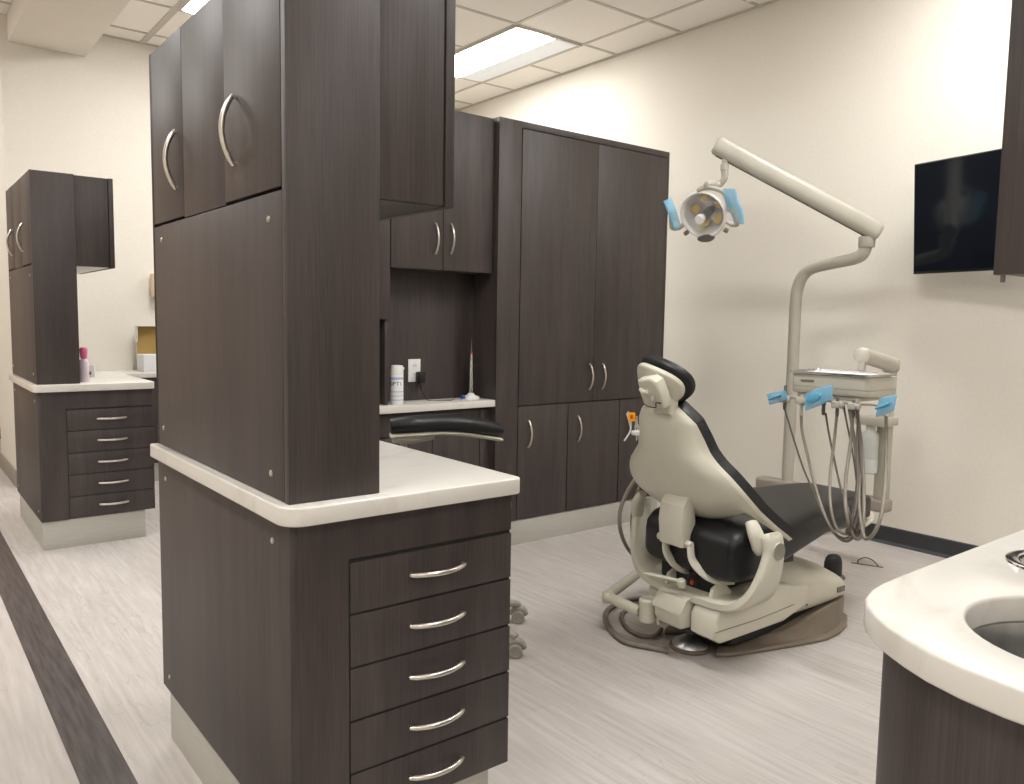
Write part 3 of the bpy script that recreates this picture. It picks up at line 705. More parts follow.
for k in range(3): b.tube([(-.065, -.02-.02*k, .255), (-.095, -.05-.02*k, .295), (-.07, -.09-.015*k, .30), (-.04, -.12-.012*k, .262)], .0035, 6)
b.build('cables', 'black', dcx)
B().lathe([(.007, 0), (.007, .018), (0, .018)], (-.085, -.055, .268), (0, -.3, 1), 12).build('valve_cap', 'ink', dcx)
# lever
lv = B(); lv.lathe([(.014, .0), (.016, .004), (.016, .026), (.012, .030), (0, .030)], (-.135, -.055, .266), (-.2, 0, 1), 20); lv.tube([(-.14, -.045, .286), (-.158, .0, .288), (-.175, .055, .288), (-.183, .085, .287)], [.008, .009, .0085, .004], 10, 4, flat=(1, .8)); lv.build('recline_lever', 'chairp', dcx)

# lift arm housings, side and rear
b = B(); b.prism([(-.135, .122), (-.10, .100), (.25, .108), (.40, .150), (.40, .215), (.20, .262), (-.05, .246), (-.105, .230), (-.135, .188)], -.215, -.095, 'y', .014, 3); lh = b.build('lift_arm_cover', 'chairp', dcx)
b = B(); b.tube([(-.134, -.2153, .148), (-.10, -.2158, .150), (.1, -.2158, .152), (.30, -.2155, .165)], .0016, 6); b.build('seam', 'greyline', lh)
b = B(); b.prism([(-.175, .150), (-.160, .122), (-.02, .115), (-.02, .232), (-.09, .238), (-.145, .222), (-.172, .190)], -.088, .045, 'y', .014, 4); b.build('rear_cover', 'chairp', dcx)
b = B(); b.box(-.105, .03, .050, .150, .125, .218, .02, 3); b.build('valve_block', 'chairp', dcx)
b = B(); b.prism([(-.178, .176), (-.178, .186), (-.150, .228), (-.094, .244), (-.03, .238), (-.03, .230), (-.094, .236), (-.146, .220)], -.092, .049, 'y', .002, 1); b.build('rear_lid', 'chairp', dcx)
b = B(); b.box(.03, .55, -.15, .17, .035, .20, .02); b.box(-.12, .03, -.10, .1, .090, .135, .02); b.build('lift_mechanism', 'dark', dcx)
# pump cover over the front of the base
def pumpring(x, hw, top, bot, n=40, e=2.8):
    r = []
    for (_, y, z) in ellring(x, 0, 0, hw, 1, n, e, 'yz'):
        z = bot+(z*.5+.5)*(top-bot) if z < 0 else bot+(.5+.5*z)*(top-bot)
        r.append((x, y, z))
    return r
b = B(); b.loft([[(x-.0, y, z) for x, y, z in pumpring(*k)] for k in [(.252, .150, .290, .10), (.258, .172, .308, .080), (.30, .190, .318, .070), (.40, .202, .306, .070), (.50, .205, .282, .076), (.60, .200, .248, .083), (.68, .186, .208, .088), (.735, .155, .166, .092), (.755, .115, .130, .095)]]); pc = b.build('pump_cover', 'chairp', dcx, ang=55)
b = B(); b.box(.600, .650, -.2045, -.2005, .150, .172, .001); b.build('badge', 'badge', pc)
b = B(); b.lathe([(.004, 0), (.004, .002), (0, .002)], (.40, -.2025, .14), (0, -1, 0), 12); b.build('screw', 'dark', pc)
# base plate and skirt
half = [(.075, 0), (.070, -.06), (.020, -.095), (-.018, -.122), (-.012, -.130), (.02, -.150), (.20, -.198), (.40, -.245), (.47, -.255), (.56, -.246), (.66, -.215), (.75, -.160), (.795, -.09), (.808, 0)]
plate = half+[(x, -y+.01) for x, y in half[-2:0:-1]]
b = B(); b.prism(plate, .0, .017, 'z', .007, 3); bp_ = b.build('base_plate', 'taupe', dcx)
sk0 = [(.14, -.160), (.25, -.186), (.38, -.216), (.50, -.228), (.60, -.214), (.70, -.168), (.765, -.10), (.785, 0)]; sk0 = sk0+[(x, -y) for x, y in sk0[-2::-1]]
sk1 = [(.22, -.135), (.29, -.182), (.40, -.202), (.52, -.207), (.61, -.202), (.69, -.178), (.746, -.12), (.764, 0)]; sk1 = sk1+[(x, -y) for x, y in sk1[-2::-1]]
zt = lambda x: .022+.088*min(1, max(0, (x-.18)/.36))
b = B(); b.loft([[(x, y, .0175) for x, y in sk0], [(x*.5+X*.5, y*.5+Y*.5, .0175+(zt(X)-.0175)*.22) for (x, y), (X, Y) in zip(sk0, sk1)], [(x*.12+X*.88, y*.12+Y*.88, .0175+(zt(X)-.0175)*.60) for (x, y), (X, Y) in zip(sk0, sk1)], [(x, y, zt(x)) for x, y in sk1], [(x*.97+.01, y*.96, zt(x)+.002) for x, y in sk1]]); b.build('base_skirt', 'taupe', dcx, ang=50)
b = B(); b.lathe([(.0, .0), (.024, .0), (.026, .01), (.020, .050), (.012, .056), (0, .056)], (.10, .12, .016), (0, 0, 1), 16); b.build('plate_post', 'taupe', bp_)
# assistant's arm, folded low at the rear
aa = B(); aa.tube([(.271, .507, .14), (.06, .40, .14), (-.185, .285, .14)], .0205, 18, 4); ar = aa.build('assistant_arm', 'chairp', dcx)
b = B(); b.lathe([(.0, -.022), (.018, -.022), (.0225, -.016), (.0225, .016), (.018, .022), (0, .022)], (-.187, .277, .14), (0, 0, 1), 20); b.tube([(-.187, .265, .14), (-.183, .19, .136), (-.172, .115, .130)], .0205, 18, 3); b.build('forearm', 'chairp', ar)
b = B(); b.lathe([(.0, -.045), (.024, -.045), (.030, -.038), (.030, .012), (.032, .0125), (.032, .040), (.026, .047), (0, .047)], (-.158, .090, .140), (0, 0, 1), 24); b.build('elbow', 'chairp', ar)
b = B(); b.tube([(-.148, .075, .160), (-.125, .050, .162), (-.11, .03, .165)], .017, 12, 3); b.build('clamp', 'chairp', ar)
b = B(); b.tube([(-.140, .050, .150), (-.140, .050, .095)], .007, 10, 0); b.build('stem', 'chairp', ar)
b = B(); b.tube([(.271, .507, .14), (.30, .50, .15), (.31, .44, .17), (.30, .34, .19), (.26, .20, .22)], .018, 14, 4); b.build('arm_root', 'chairp', ar)
# assistant's instrument holder behind the backrest, far side
hh_ = B(); hh_.tube([(.16, .335, .47), (.19, .36, .55), (.15, .38, .66), (.085, .375, .745)], .012, 12, 5); hp = hh_.build('holder_post', 'chairp', dcx)
b = B(); b.box(.036, .090, .325, .41, .745, .765, .006); b.build('holder_bar', 'white', hp)
for k, y in enumerate((.342, .370, .398)):
    b = B(); b.lathe([(.0075, -.035), (.008, .0), (.010, .005), (.010, .03), (.006, .036), (.006, .07), (.0, .072)], (.060, y, .755), (-.12, 0, 1), 14); b.build('suction_handpiece', 'steel' if k != 1 else 'white', hp)
b = B(); b.box(-.0015, .0015, -.015, .015, 0, .036, .001, 1, Matrix.Translation((.034, .405, .803)) @ Matrix.Rotation(.5, 4, 'Z')); tg = b.build('tag', 'orange', hp)
b = B(); b.box(-.0022, -.0016, -.006, .006, .010, .026, 0, 1, Matrix.Translation((.034, .405, .803)) @ Matrix.Rotation(.5, 4, 'Z')); b.build('tag_print', 'ink', tg)
b = B(); b.tube([(.026, .425, .835), (.034, .421, .805), (.042, .417, .77), (.036, .421, .748), (.018, .428, .720)], .0035, 8); b.build('wire_hook', 'white', hp)
for r_, pts in ((.0085, [(.075, .39, .72), (.095, .41, .60), (.050, .435, .50), (.018, .44, .42), (.025, .44, .33), (.085, .44, .235), (.17, .42, .18), (.22, .36, .17)]),
                (.006, [(.085, .36, .72), (.105, .38, .62), (.082, .42, .47), (.075, .43, .36), (.12, .44, .25), (.22, .41, .18), (.27, .33, .17)])):
    b = B(); b.tube(pts, r_, 10, 8); b.build('suction_hose', 'hose', hp)

# ------------------------------------------------------------------ floor pieces round the chair
fc = thing('foot_control', 'round stainless steel foot control disc beside the chair base', 'foot control', (2.3505, 1.806, 0))
b = B(); b.lathe([(0, .0), (.072, .0), (.076, .004), (.076, .012), (.070, .016), (0, .016)], seg=40)
fb = b.build('ring_base', 'taupe', fc)
b = B(); b.lathe([(.068, .0162), (.066, .021), (.042, .040), (.016, .054), (.009, .070), (0, .072)], seg=40); b.build('disc', 'disc', fc)
fc.location = (2.330, 1.862, 0)
def W(u, v, w):      # chair local -> world
    a = math.radians(-3); return (2.36+u*math.cos(a)-v*math.sin(a), 1.87+u*math.sin(a)+v*math.cos(a), w)
b = B(); b.tube([W(.20, .45, .012), W(.08, .47, .012), (2.315, 2.29, .011), (2.20, 2.15, .011), (2.155, 2.03, .011), (2.19, 1.94, .011), (2.222, 1.875, .011)], .0105, 10, 8)
tag(b.build('floor_hose', 'hose'), 'outer grey hose looping on the floor to the foot control', 'hose', 'floor hoses at the chair rear')
b = B(); b.tube([W(.26, .40, .0095), W(.12, .42, .0095), (2.355, 2.235, .0095), (2.262, 2.12, .0095), (2.25, 2.03, .0095), (2.29, 2.00, .011), (2.36, 2.03, .012)], .0085, 10, 8)
tag(b.build('floor_hose', 'taupe'), 'inner brownish hose on the floor close to the chair base', 'hose', 'floor hoses at the chair rear')
kb = thing('hose_guard', 'dark rounded upright floor stop behind the chair base', 'floor stop', (3.56, 2.005, 0))
b = B(); b.loft([ellring(0, 0, z, .048*f, .036*f, 28, 2.4) for z, f in ((0, 1), (.05, 1), (.075, .97), (.095, .86), (.108, .6), (.112, .25))]); b.build('cap', 'dark', kb)
B().lathe([(0, .0), (.058, .0), (.058, .006), (.050, .012), (0, .012)], seg=28).build('base', 'graph', kb)
wh = thing('floor_bracket', 'small wire hoop on a flat strip lying on the floor', 'bracket', (3.885, 2.005, 0), math.radians(-68))
B().box(-.075, .075, -.006, .006, 0, .003, .001).build('strip', 'graph', wh)
b = B(); b.tube([(-.045, 0, .0035), (-.040, 0, .022), (-.01, 0, .038), (.025, 0, .030), (.052, 0, .0035)], .003, 8, 6); b.build('hoop', 'graph', wh)

# ------------------------------------------------------------------ light pole and dental light
dl = thing('dental_light', 'tall dental light on a bent grey pole and long sloping arm', 'dental light', (3.9, 2.49, 0))
b = B(); b.lathe([(.0, 0), (.07, 0), (.07, .012), (.036, .03), (.034, .05)], seg=28); b.build('floor_flange', 'polep', dl)
pr = .031
b = B(); b.tube([(0, 0, .03), (0, 0, .5), (0, 0, 1.0), (0, 0, 1.32), (0, -.012, 1.42), (0, -.045, 1.482), (0, -.10, 1.512), (0, -.22, 1.533), (0, -.32, 1.548), (0, -.368, 1.575), (0, -.380, 1.635)], pr, 20, 6); b.build('pole', 'polep', dl)
b = B(); b.lathe([(.0, 0), (.036, 0), (.040, .006), (.040, .052), (.030, .056), (0, .056)], (0, -.382, 1.600), (0, 0, 1), 28); b.lathe([(.026, .056), (.026, .085)], (0, -.382, 1.600), (0, 0, 1), 24); b.build('swivel', 'polep', dl)
A0 = Vector((0+.02, -.425, 1.675)); A1 = Vector((3.33-3.9, 2.61-2.49, 2.098))
b = B(); dirv = (A1-A0).normalized()
side = dirv.cross(Vector((0, 0, 1))).normalized(); upv = side.cross(dirv)
rings = []
for t, f in ((-.012, .72), (0, .97), (.012, 1), (.5, 1), (.985, 1), (1.0, .97), (1.012, .72)):
    c = A0+(A1-A0)*t; ring = []
    for k in range(24):
        a_ = 2*PI*k/24; ca, sa = math.cos(a_), math.sin(a_)
        ring.append(c+side*math.copysign(abs(ca)**.8, ca)*.036*f+upv*math.copysign(abs(sa)**.8, sa)*.047*f)
    rings.append(ring)
b.loft(rings); am = b.build('arm', 'polep', dl)
b = B(); b.tube([A0+dirv*.03-upv*.0475+side*.0, A1-dirv*.02-upv*.0475], .003, 6, 0); b.build('groove', 'dark', am)
fwd = Vector((-1.20, -.29, -.60)).normalized(); rgt = -fwd.cross(Vector((0, 0, 1))).normalized(); upp = -rgt.cross(fwd)
# drop stem to the head
HC = Vector((3.30-3.9, 2.655-2.49, 1.757))
b = B(); b.tube([A1+Vector((.03, -.03, -.05)), A1+Vector((.03, -.03, -.115))], .015, 14, 0); b.lathe([(.017, 0), (.021, .002), (.021, .03), (.017, .032)], A1+Vector((.03, -.03, -.125)), (0, 0, 1), 16)
b.tube([A1+Vector((.03, -.03, -.12)), A1+Vector((.032, -.03, -.160)), A1+Vector((.014, -.005, -.195)), HC+upp*.150+rgt*.045-fwd*.02, HC+upp*.130+rgt*.035-fwd*.012], .018, 14, 5); b.build('drop_stem', 'polep', dl)
# axis of the head: faces down towards the viewer and the chair
hs = B(); hs.lathe([(.118, -.012), (.123, -.006), (.123, .004), (.116, .010), (.108, .004), (.104, -.006), (.110, -.012), (.118, -.012)], HC, fwd, 48, False); hr = hs.build('head_ring', 'white', dl)
b = B(); b.lathe([(.104, -.007), (.102, -.035), (.090, -.070), (.062, -.100), (.03, -.112), (.0, -.114)], HC, fwd, 40, False); b.build('reflector', 'dish', hr)
b = B()
for k in range(5):
    a_ = 2*PI*k/5+.45; c = HC+(rgt*math.cos(a_)+upp*math.sin(a_))*.068-fwd*.070
    b.lathe([(.024, 0), (.026, .006), (.020, .014), (.0, .016)], c, fwd-(rgt*math.cos(a_)+upp*math.sin(a_))*.6, 16)
b.build('reflector_facet', 'amber', hr)
b = B(); b.lathe([(.104, .004), (.098, .030), (.075, .052), (.040, .064), (0, .067)], HC, fwd, 40, False); b.build('clear_shield', 'shield', hr)
b = B(); b.lathe([(.020, -.105), (.024, -.06), (.024, -.03), (.027, -.025), (.027, .02), (.022, .024)], HC-upp*.008, fwd, 24); b.build('lamp_housing', 'graph', hr)
b = B(); b.lathe([(.022, .0245), (.024, .028), (.024, .050), (.020, .056), (0, .057)], HC-upp*.008, fwd, 24); b.build('lamp_cap', 'white', hr)
b = B(); b.tube([HC+upp*.125-rgt*.01, HC+upp*.135+rgt*.04-fwd*.01, HC+upp*.10+rgt*.115-fwd*.02, HC+upp*.03+rgt*.135-fwd*.01, HC+upp*.005+rgt*.13], [.012, .013, .012, .012, .014], 12, 6); b.build('yoke', 'polep', hr)
b = B(); b.loft([[HC-upp*.122+fwd*.006+(rgt*x+upp*z) + fwd*d for x, z in [(.045*math.cos(2*PI*k/24), .018*math.sin(2*PI*k/24)) for k in range(24)]] for d in (-.006, .008, .012)]); b.build('grille', 'graph', hr)
for s_ in (-1, 1):
    b = B(); b.tube([HC+rgt*s_*.118-upp*.045, HC+rgt*s_*.145-upp*.062-fwd*.0, HC+rgt*s_*.176-upp*.058+fwd*.01, HC+rgt*s_*.178-upp*.02+fwd*.012, HC+rgt*s_*.165+upp*.03+fwd*.012], [.010, .011, .011, .010, .009], 10, 5); b.build('grip', 'polep', hr)
    b = B(); b.lathe([(.012, 0), (.012, .02), (0, .02)], HC+rgt*s_*.100-upp*.085, rgt*s_-upp*.6, 12); b.build('knob', 'taupe', hr)
def sleeve(name, label, pts, hw, mat='film'):
    """flattened plastic sleeve: a thin closed pouch following pts"""
    return label
def pouch(label, c, ax_u, ax_w, wu, ww, th=.006, taper=.8, par=None):
    c = Vector(c); ax_u = Vector(ax_u).normalized(); ax_w = Vector(ax_w).normalized(); nrm = ax_u.cross(ax_w).normalized()
    rings = []
    for t in (-1, -.6, -.2, .2, .6, 1):
        f = 1 if t > -.3 else taper+(1-taper)*(t+1)/.7
        wv = .0035*math.sin(t*5); r = []
        for k in range(16):
            a_ = 2*PI*k/16; ca, sa = math.cos(a_), math.sin(a_)
            r.append(c+ax_w*t*ww+ax_u*math.copysign(abs(ca)**.35, ca)*wu*f+nrm*(math.copysign(abs(sa)**.7, sa)*th*(1-.75*abs(t)**3)+wv))
        rings.append(r)
    b_ = B(); b_.loft(rings); o = b_.build('barrier_sleeve', 'film'); return tag(o, label, 'plastic sleeve', 'blue barrier sleeves on handles')
HW = Vector((3.9, 2.49, 0))
pouch('blue sleeve on the left grip of the dental light', HW+HC-rgt*.160+upp*.018+fwd*.012, rgt*.55-fwd*.9+upp*.1, upp-rgt*.18, .024, .082, .010)
pouch('blue sleeve on the right grip of the dental light', HW+HC+rgt*.176+upp*.034+fwd*.012, rgt+fwd*.3, upp-rgt*.18, .038, .090, .012)

# ------------------------------------------------------------------ delivery unit: beam, post, spring arm, head
du = thing('delivery_unit', 'grey instrument delivery unit on a post, hoses hanging in loops', 'delivery unit', (3.9, 1.95, 0))
b = B(); b.box(-.045, .040, -.035, .72, .285, .352, .018, 4); b.box(-.05, .0495, .50, .58, .0, .2845, .01); b.build('beam', 'toe', du)
b = B(); b.prism(rrect(-.032, .030, -.020, .040, (.012,)*4, 4), .3525, .965, 'z', .003); b.build('post', 'unitp', du)
b = B(); b.tube([(0, 0, .966), (0, 0, .99)], .030, 18, 0); b.lathe([(0, -.037), (.030, -.037), (.040, -.026), (.040, .026), (.030, .037), (0, .037)], (0, -.0, 1.02), (0, 0, 1), 24)
b.tube([(0, -.004, 1.022), (-.31, -.093, 1.055), (-.62, -.183, 1.086)], [.0385, .037, .0345], 22, 3)
b.lathe([(.0, .012), (.021, .010), (.0315, .004), (.0345, -.004)], (-.62, -.183, 1.086), (-1, -.29, .10), 22)
b.build('spring_arm', 'unitp', du)
b = B(); b.tube([(-.615, -.182, 1.058), (-.615, -.182, 1.0005)], .0155, 14, 0); b.build('pivot_stem', 'polep', du)
# head: long side faces -x
X0, X1, Y0, Y1, Z0, Z1 = 3.050-3.9, 3.308-3.9, 1.612-1.95, 1.950-1.95, .926, 1.003
pl_ = rrect(X0, X1, Y0, Y1, (.032, .032, .018, .018))
b = B(); b.loft([[(x*.97+(X0+X1)/2*.03, y*.985+(Y0+Y1)/2*.015, Z0) for x, y in pl_], [(x, y, Z0+.009) for x, y in pl_], [(x, y, Z0+.024) for x, y in pl_], [(x+.0, y, Z0+.0245) for x, y in offset_poly(pl_, .0025)], [(x, y, Z0+.0275) for x, y in offset_poly(pl_, .0025)], [(x, y, Z0+.028) for x, y in pl_], [(x, y, Z1-.010) for x, y in pl_], [(x*.985+(X0+X1)/2*.015, y*.99+(Y0+Y1)/2*.01, Z1) for x, y in pl_]])
hd = b.build('control_head', 'unitp', du, ang=35)
B().box(X0-.0022, X0+.004, 1.845-1.95, 1.905-1.95, .972, .982, .001).build('vent_slot', 'taupe', hd)
b = B(); b.box(X0+.01, X1-.03, Y0+.03, Y1-.02, Z0-.019, Z0-.0005, .006); b.build('valve_tray', 'unitp', hd)
XB = X0-.040
def yv(y): return y-1.95
b = B(); b.tube([(XB+.022, Y0+.0, .903), (XB+.022, Y1+.048, .903)], .007, 10, 0)
for y in (Y0+.05, Y0+.17, Y1-.025): b.tube([(XB+.022, y, .903), (X0+.026, y, .916)], .006, 8, 0)
bar = b.build('holder_bar', 'polep', du)
for y in (1.645, 1.713, 1.875, 1.955):
    b = B(); b.prism([(-.014, -.012), (.014, -.012), (.018, .0), (.014, .014), (-.014, .014), (-.018, .0)], XB-.020, XB+.018, 'x', .004, 2, Matrix.Translation((0, yv(y), .892))); b.lathe([(.012, 0), (.014, .003), (.014, .009), (.009, .012), (0, .012)], (XB-.004, yv(y)-.016, .892), (0, -1, 0), 14); b.build('holder', 'unitp', du)
# handpieces and hoses. each: handpiece part with its hose as sub-part
def hose(par, pts, r, mat):
    b_ = B(); b_.tube([(p[0]-3.9, yv(p[1]), p[2]) for p in pts], r, 10, 8); return b_.build('hose', mat, par)
def hpiece(y, top, bot, prof, mat, dx=0., ln=0.):
    b_ = B(); c = Vector((XB+dx, yv(y), bot)); ax = Vector((ln, 0, top-bot)); b_.lathe([(r, h*(top-bot)) for r, h in prof], c, ax, 16); return b_.build('handpiece', mat, du)
PF = [(.0035, 0), (.0065, .03), (.0075, .25), (.0065, .45), (.0085, .5), (.0085, .72), (.006, .8), (.0065, .95), (.0045, 1), (0, 1)]
h4 = hpiece(1.951, 0.953, 0.848, PF, 'graph')
hose(h4, [(3.01, 1.951, 0.853), (3.01, 1.93, 0.801), (3.0, 1.884, 0.706), (2.9, 1.78, 0.631), (2.793, 1.673, 0.58), (2.718, 1.589, 0.525), (2.71, 1.549, 0.473), (2.725, 1.513, 0.44), (2.748, 1.489, 0.446), (2.779, 1.478, 0.512), (3.024, 1.633, 0.652), (3.107, 1.734, 0.855), (3.115, 1.75, 0.928)], 0.0038, 'hosedk')
h3 = hpiece(1.871, 0.918, 0.831, PF, 'unitp')
hose(h3, [(3.01, 1.871, 0.835), (3.01, 1.863, 0.766), (2.964, 1.802, 0.669), (2.876, 1.727, 0.619), (2.782, 1.647, 0.574), (2.71, 1.561, 0.496), (2.725, 1.521, 0.438), (2.748, 1.489, 0.43), (2.777, 1.473, 0.497), (3.024, 1.624, 0.652), (3.107, 1.708, 0.855), (3.115, 1.724, 0.928)], 0.0058, 'hose')
h2 = hpiece(1.712, 0.922, 0.844, PF, 'graph')
hose(h2, [(3.01, 1.713, 0.848), (3.01, 1.718, 0.748), (2.9, 1.664, 0.631), (2.744, 1.569, 0.551), (2.71, 1.522, 0.477), (2.725, 1.49, 0.456), (2.748, 1.472, 0.481), (2.822, 1.501, 0.563), (3.056, 1.642, 0.686), (3.1, 1.708, 0.854), (3.115, 1.733, 0.928)], 0.0058, 'hose')
h2b = hpiece(1.772, 0.927, 0.844, PF, 'hosedk')
hose(h2b, [(3.025, 1.771, 0.853), (3.017, 1.75, 0.783), (2.981, 1.7, 0.684), (2.839, 1.586, 0.602), (2.744, 1.497, 0.539), (2.74, 1.47, 0.473), (2.755, 1.458, 0.497), (2.944, 1.561, 0.62), (3.1, 1.674, 0.854), (3.115, 1.69, 0.928)], 0.0042, 'hosedk')
h1 = hpiece(1.644, 0.918, 0.844, PF, 'graph')
hose(h1, [(3.01, 1.645, 0.848), (3.01, 1.648, 0.748), (2.9, 1.599, 0.631), (2.744, 1.509, 0.551), (2.725, 1.474, 0.473), (2.74, 1.458, 0.443), (2.755, 1.446, 0.465), (2.811, 1.475, 0.552), (3.064, 1.624, 0.686), (3.1, 1.674, 0.854), (3.115, 1.69, 0.928)], 0.0068, 'hose')
h1b = hpiece(1.627, 0.909, 0.844, PF, 'hosedk')
hose(h1b, [(3.017, 1.627, 0.849), (3.01, 1.622, 0.748), (2.9, 1.553, 0.631), (2.744, 1.471, 0.551), (2.71, 1.471, 0.481), (2.725, 1.49, 0.467), (2.749, 1.486, 0.512), (2.944, 1.578, 0.62), (3.1, 1.674, 0.854), (3.115, 1.681, 0.928)], 0.0044, 'hosedk')
sy = hpiece(1.511, 0.918, 0.866, PF, 'white')
hose(sy, [(3.01, 1.512, 0.87), (3.01, 1.505, 0.766), (2.934, 1.463, 0.649), (2.762, 1.381, 0.563), (2.71, 1.377, 0.492), (2.71, 1.408, 0.459), (2.732, 1.435, 0.485), (2.807, 1.493, 0.563), (3.07, 1.641, 0.701), (3.1, 1.674, 0.854), (3.115, 1.69, 0.928)], 0.0066, 'hose')
b = B(); b.tube([(XB+.02, Y0+.005, .903), (XB+.004, yv(1.57), .907), (XB+.0, yv(1.513), .903)], .007, 8, 3); b.build('side_arm', 'polep', du)
# water bottle and its bracket
b = B(); b.box(-.115, .015, -.050, .110, .722, .766, .008); wbk = b.build('bottle_bracket', 'unitp', du)
b = B(); b.lathe([(0, .0), (.034, .0), (.041, .007), (.041, .070), (.0395, .074), (.041, .078), (.041, .180), (.037, .200), (.022, .214), (.022, .238)], (-.075, .045, .482), (0, 0, 1), 32); b.build('water_bottle', 'bottle', wbk)
b = B(); b.tube([(-.075, .045, .71), (-.075, .045, .50)], .003, 6, 0); b.build('pickup_tube', 'white', wbk)
# tray and liner on the head
T0 = Vector((3.150, 1.781, 1.0035))
tr = thing('instrument_tray', 'shallow stainless steel tray on top of the delivery unit', 'tray', tuple(T0))
oc = rrect(-.114, .114, -.178, .188, (.026,)*4, 6)
def sc_(f, z): return [(x*f[0], y*f[1], z) for x, y in oc]
b = B(); b.loft([sc_((.90, .93), .0), sc_((.94, .955), .004), sc_((.975, .985), .011), sc_((1.0, 1.0), .0125), sc_((1.0, 1.0), .0138), sc_((.970, .980), .0130), sc_((.95, .965), .0062), sc_((.92, .94), .0050)], True); b.build('pan', 'steel', tr, ang=50)
tl = tag(B().prism([(x*.86, y*.90) for x, y in oc], .0, .0012, 'z', 0, 2, Matrix.Translation((T0.x, T0.y, T0.z+.0052))).build('tray_liner', 'paper'), 'white paper liner lying in the steel instrument tray', 'tray liner')
# blue sleeves on the unit
pouch('blue sleeve at the left end of the delivery unit', (2.985, 1.972, .902), (0, .35, 1), (.1, 1, -.30), .024, .052, .009)
pouch('large blue sleeve over the front handle of the delivery unit', (2.985, 1.782, .918), (.1, .10, 1), (.05, 1, -.45), .036, .068, .012)
ov = pouch('blue sleeve at the right end of the delivery unit', (2.985, 1.500, .912), (0, -.15, 1), (.1, 1, -.35), .036, .040, .009)
b = B(); b.tube([(2.970, 1.535, .896), (2.970, 1.508, .908), (2.970, 1.478, .922)], [.005, .007, .007], 10, 3); tag(b.build('syringe_grip', 'filmdeep'), 'blue sleeved syringe grip inside the right end sleeve', 'syringe')
b = B(); b.tube([(2.970, 1.945, .914), (2.970, 1.975, .902), (2.970, 2.005, .890)], [.005, .007, .005], 10, 3); tag(b.build('syringe_grip', 'filmdeep'), 'blue sleeved grip inside the left end sleeve', 'syringe')
b = B(); b.loft([[(2.966-d, 1.792+x*.9, .914+z-x*.35) for x, z in [(.036*math.cos(2*PI*k/24)*f, .019*math.sin(2*PI*k/24)*f) for k in range(24)]] for d, f in ((-.004, .9), (0, 1), (.005, .95), (.007, .8))]); tag(b.build('touch_pad', 'filmdeep'), 'oval blue covered touch pad on the delivery unit front', 'control pad')

# ------------------------------------------------------------------ assistant stools
st = thing('stool', 'assistant stool with black curved armrest behind the near white counter', 'stool', (1.685, 2.46, 0), 0, 'assistant stools with armrests')
hub = B(); hub.lathe([(0, .085), (.045, .085), (.05, .10), (.045, .125), (.030, .14), (0, .14)], seg=24); hub.build('hub', 'castor', st)
cas = [(1.968-1.685, 2.44-2.46), ]
a0 = math.atan2(cas[0][1], cas[0][0])
for k in range(5):
    a_ = a0-k*2*PI/5; dx, dy = math.cos(a_), math.sin(a_)
    b = B(); b.tube([(dx*.03, dy*.03, .112), (dx*.15, dy*.15, .105), (dx*.262, dy*.262, .082), (dx*.284, dy*.284, .072)], [.024, .021, .018, .016], 12, 4, flat=(1, .75)); lg = b.build('leg', 'castor', st)
    cx_, cy_ = dx*.283, dy*.283; tx, ty = .78, -.62
    b = B(); b.tube([(cx_, cy_, .085), (cx_, cy_, .055)], .007, 8, 0); b.tube([(cx_-tx*.024, cy_-ty*.024, .030), (cx_-tx*.01, cy_-ty*.01, .056), (cx_+tx*.018, cy_+ty*.018, .052), (cx_+tx*.032, cy_+ty*.032, .030)], [.012, .016, .016, .010], 10, 4); cs = b.build('castor', 'castor', lg)
    for s_ in (-1, 1):
        c = (cx_+ty*s_*.012, cy_-tx*s_*.012, .026); b = B() if s_ == -1 else b
        b.lathe([(.0, -.002), (.017, -.002), (.018, .0), (.025, .001), (.026, .004), (.026, .012), (.023, .0145), (.018, .0145), (.017, .012), (.0, .012)], c, (ty*s_, -tx*s_, 0), 28)
    b.build('wheel', 'castor', lg)
b = B(); b.lathe([(.022, .1405), (.022, .30), (.0145, .3005), (.0145, .455)], seg=20); b.build('gas_column', 'castor', st)
b = B(); b.lathe([(0, .455), (.12, .456), (.15, .470), (0, .4795)], seg=28); b.build('seat_plate', 'castor', st)
b = B(); b.lathe([(0, .480), (.17, .480), (.193, .490), (.203, .510), (.200, .532), (.180, .548), (.10, .553), (0, .555)], seg=40); b.build('seat', 'leather', st)
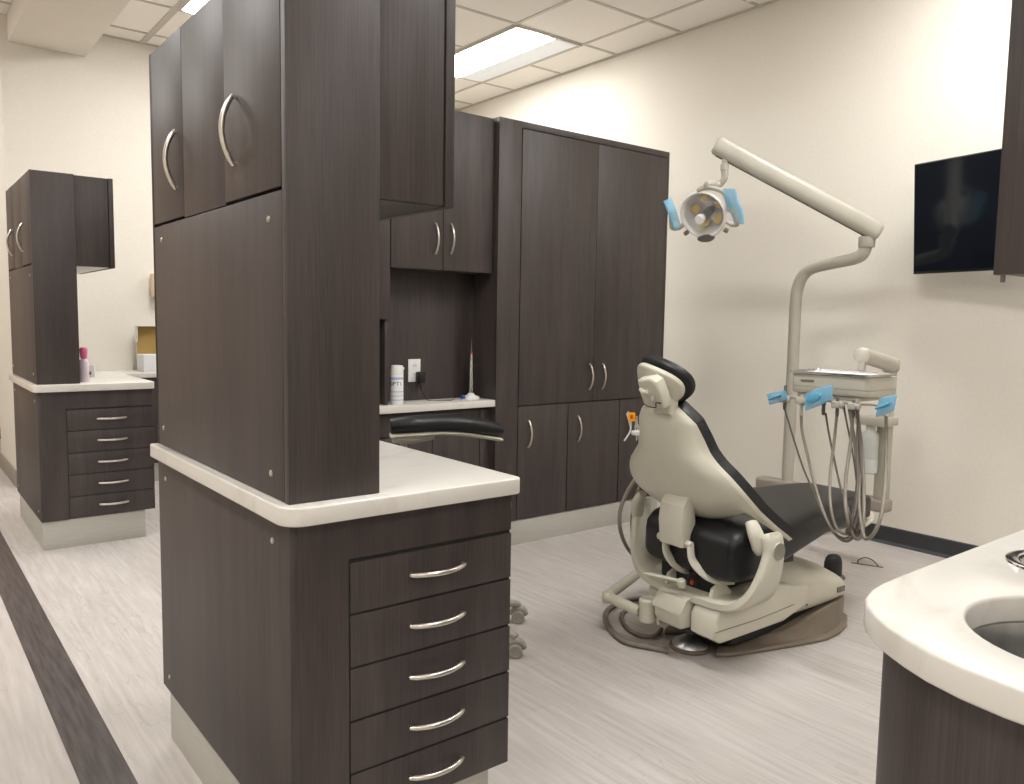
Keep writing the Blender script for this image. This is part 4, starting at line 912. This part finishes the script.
# armrest: curved black pad on a beige tray and upright
ap = [(1.415, 2.50, .826), (1.50, 2.465, .831), (1.60, 2.45, .830), (1.70, 2.445, .818), (1.79, 2.45, .801), (1.868, 2.46, .783)]
apl = [(x-1.685, y-2.46, z) for x, y, z in ap]
b = B(); b.tube([(x, y, z) for x, y, z in apl], [.028, .036, .037, .036, .035, .027], 18, 7, flat=(1.25, .92)); o_ = b.build('armrest_pad', 'leather', st, ang=70)
b = B(); b.tube([(x, y, z-.034) for x, y, z in apl], [.012, .014, .013, .012, .012, .011], 12, 7, flat=(2.8, .75)); b.build('armrest_tray', 'chairp', st)
b = B(); b.tube([(-.262, .035, .783), (-.20, .012, .779), (-.12, -.008, .784)], [.018, .022, .012], 12, 4, flat=(1.6, .9)); b.tube([(-.225, .02, .775), (-.225, .03, .44), (-.16, .06, .42), (-.05, .02, .445)], .0125, 12, 5); b.build('armrest_post', 'castor', st)
dup(st, (1.93, 5.50, 0), 'assistant stool glimpsed between the far drawers and the large near tower')

# ------------------------------------------------------------------ camera, world, colour
Rm = [[ .78689989, -.61687854, .01579315], [-.04267649, -.07993519, -.99588608], [.61560318, .78298865, -.0892272]]
cd = D.cameras.new('camera'); cam = D.objects.new('camera', cd); COL.objects.link(cam)
cd.sensor_width = 36; cd.lens = 802.18/1024*36; cd.clip_start = .02; cd.clip_end = 60
m3 = Matrix(((Rm[0][0], -Rm[1][0], -Rm[2][0]), (Rm[0][1], -Rm[1][1], -Rm[2][1]), (Rm[0][2], -Rm[1][2], -Rm[2][2])))
cam.matrix_world = Matrix.Translation((0, 0, 1.21)) @ m3.to_4x4()
sc0 = bpy.context.scene; sc0.camera = cam
wl = D.worlds.new('world'); sc0.world = wl; wl.use_nodes = True
wl.node_tree.nodes['Background'].inputs[0].default_value = (1, .96, .9, 1); wl.node_tree.nodes['Background'].inputs[1].default_value = .3
vs = sc0.view_settings; vs.view_transform = 'Standard'; vs.look = 'None'; vs.gamma = 1; vs.use_curve_mapping = False
sc0.display_settings.display_device = 'sRGB'
vs.exposure = 0.60
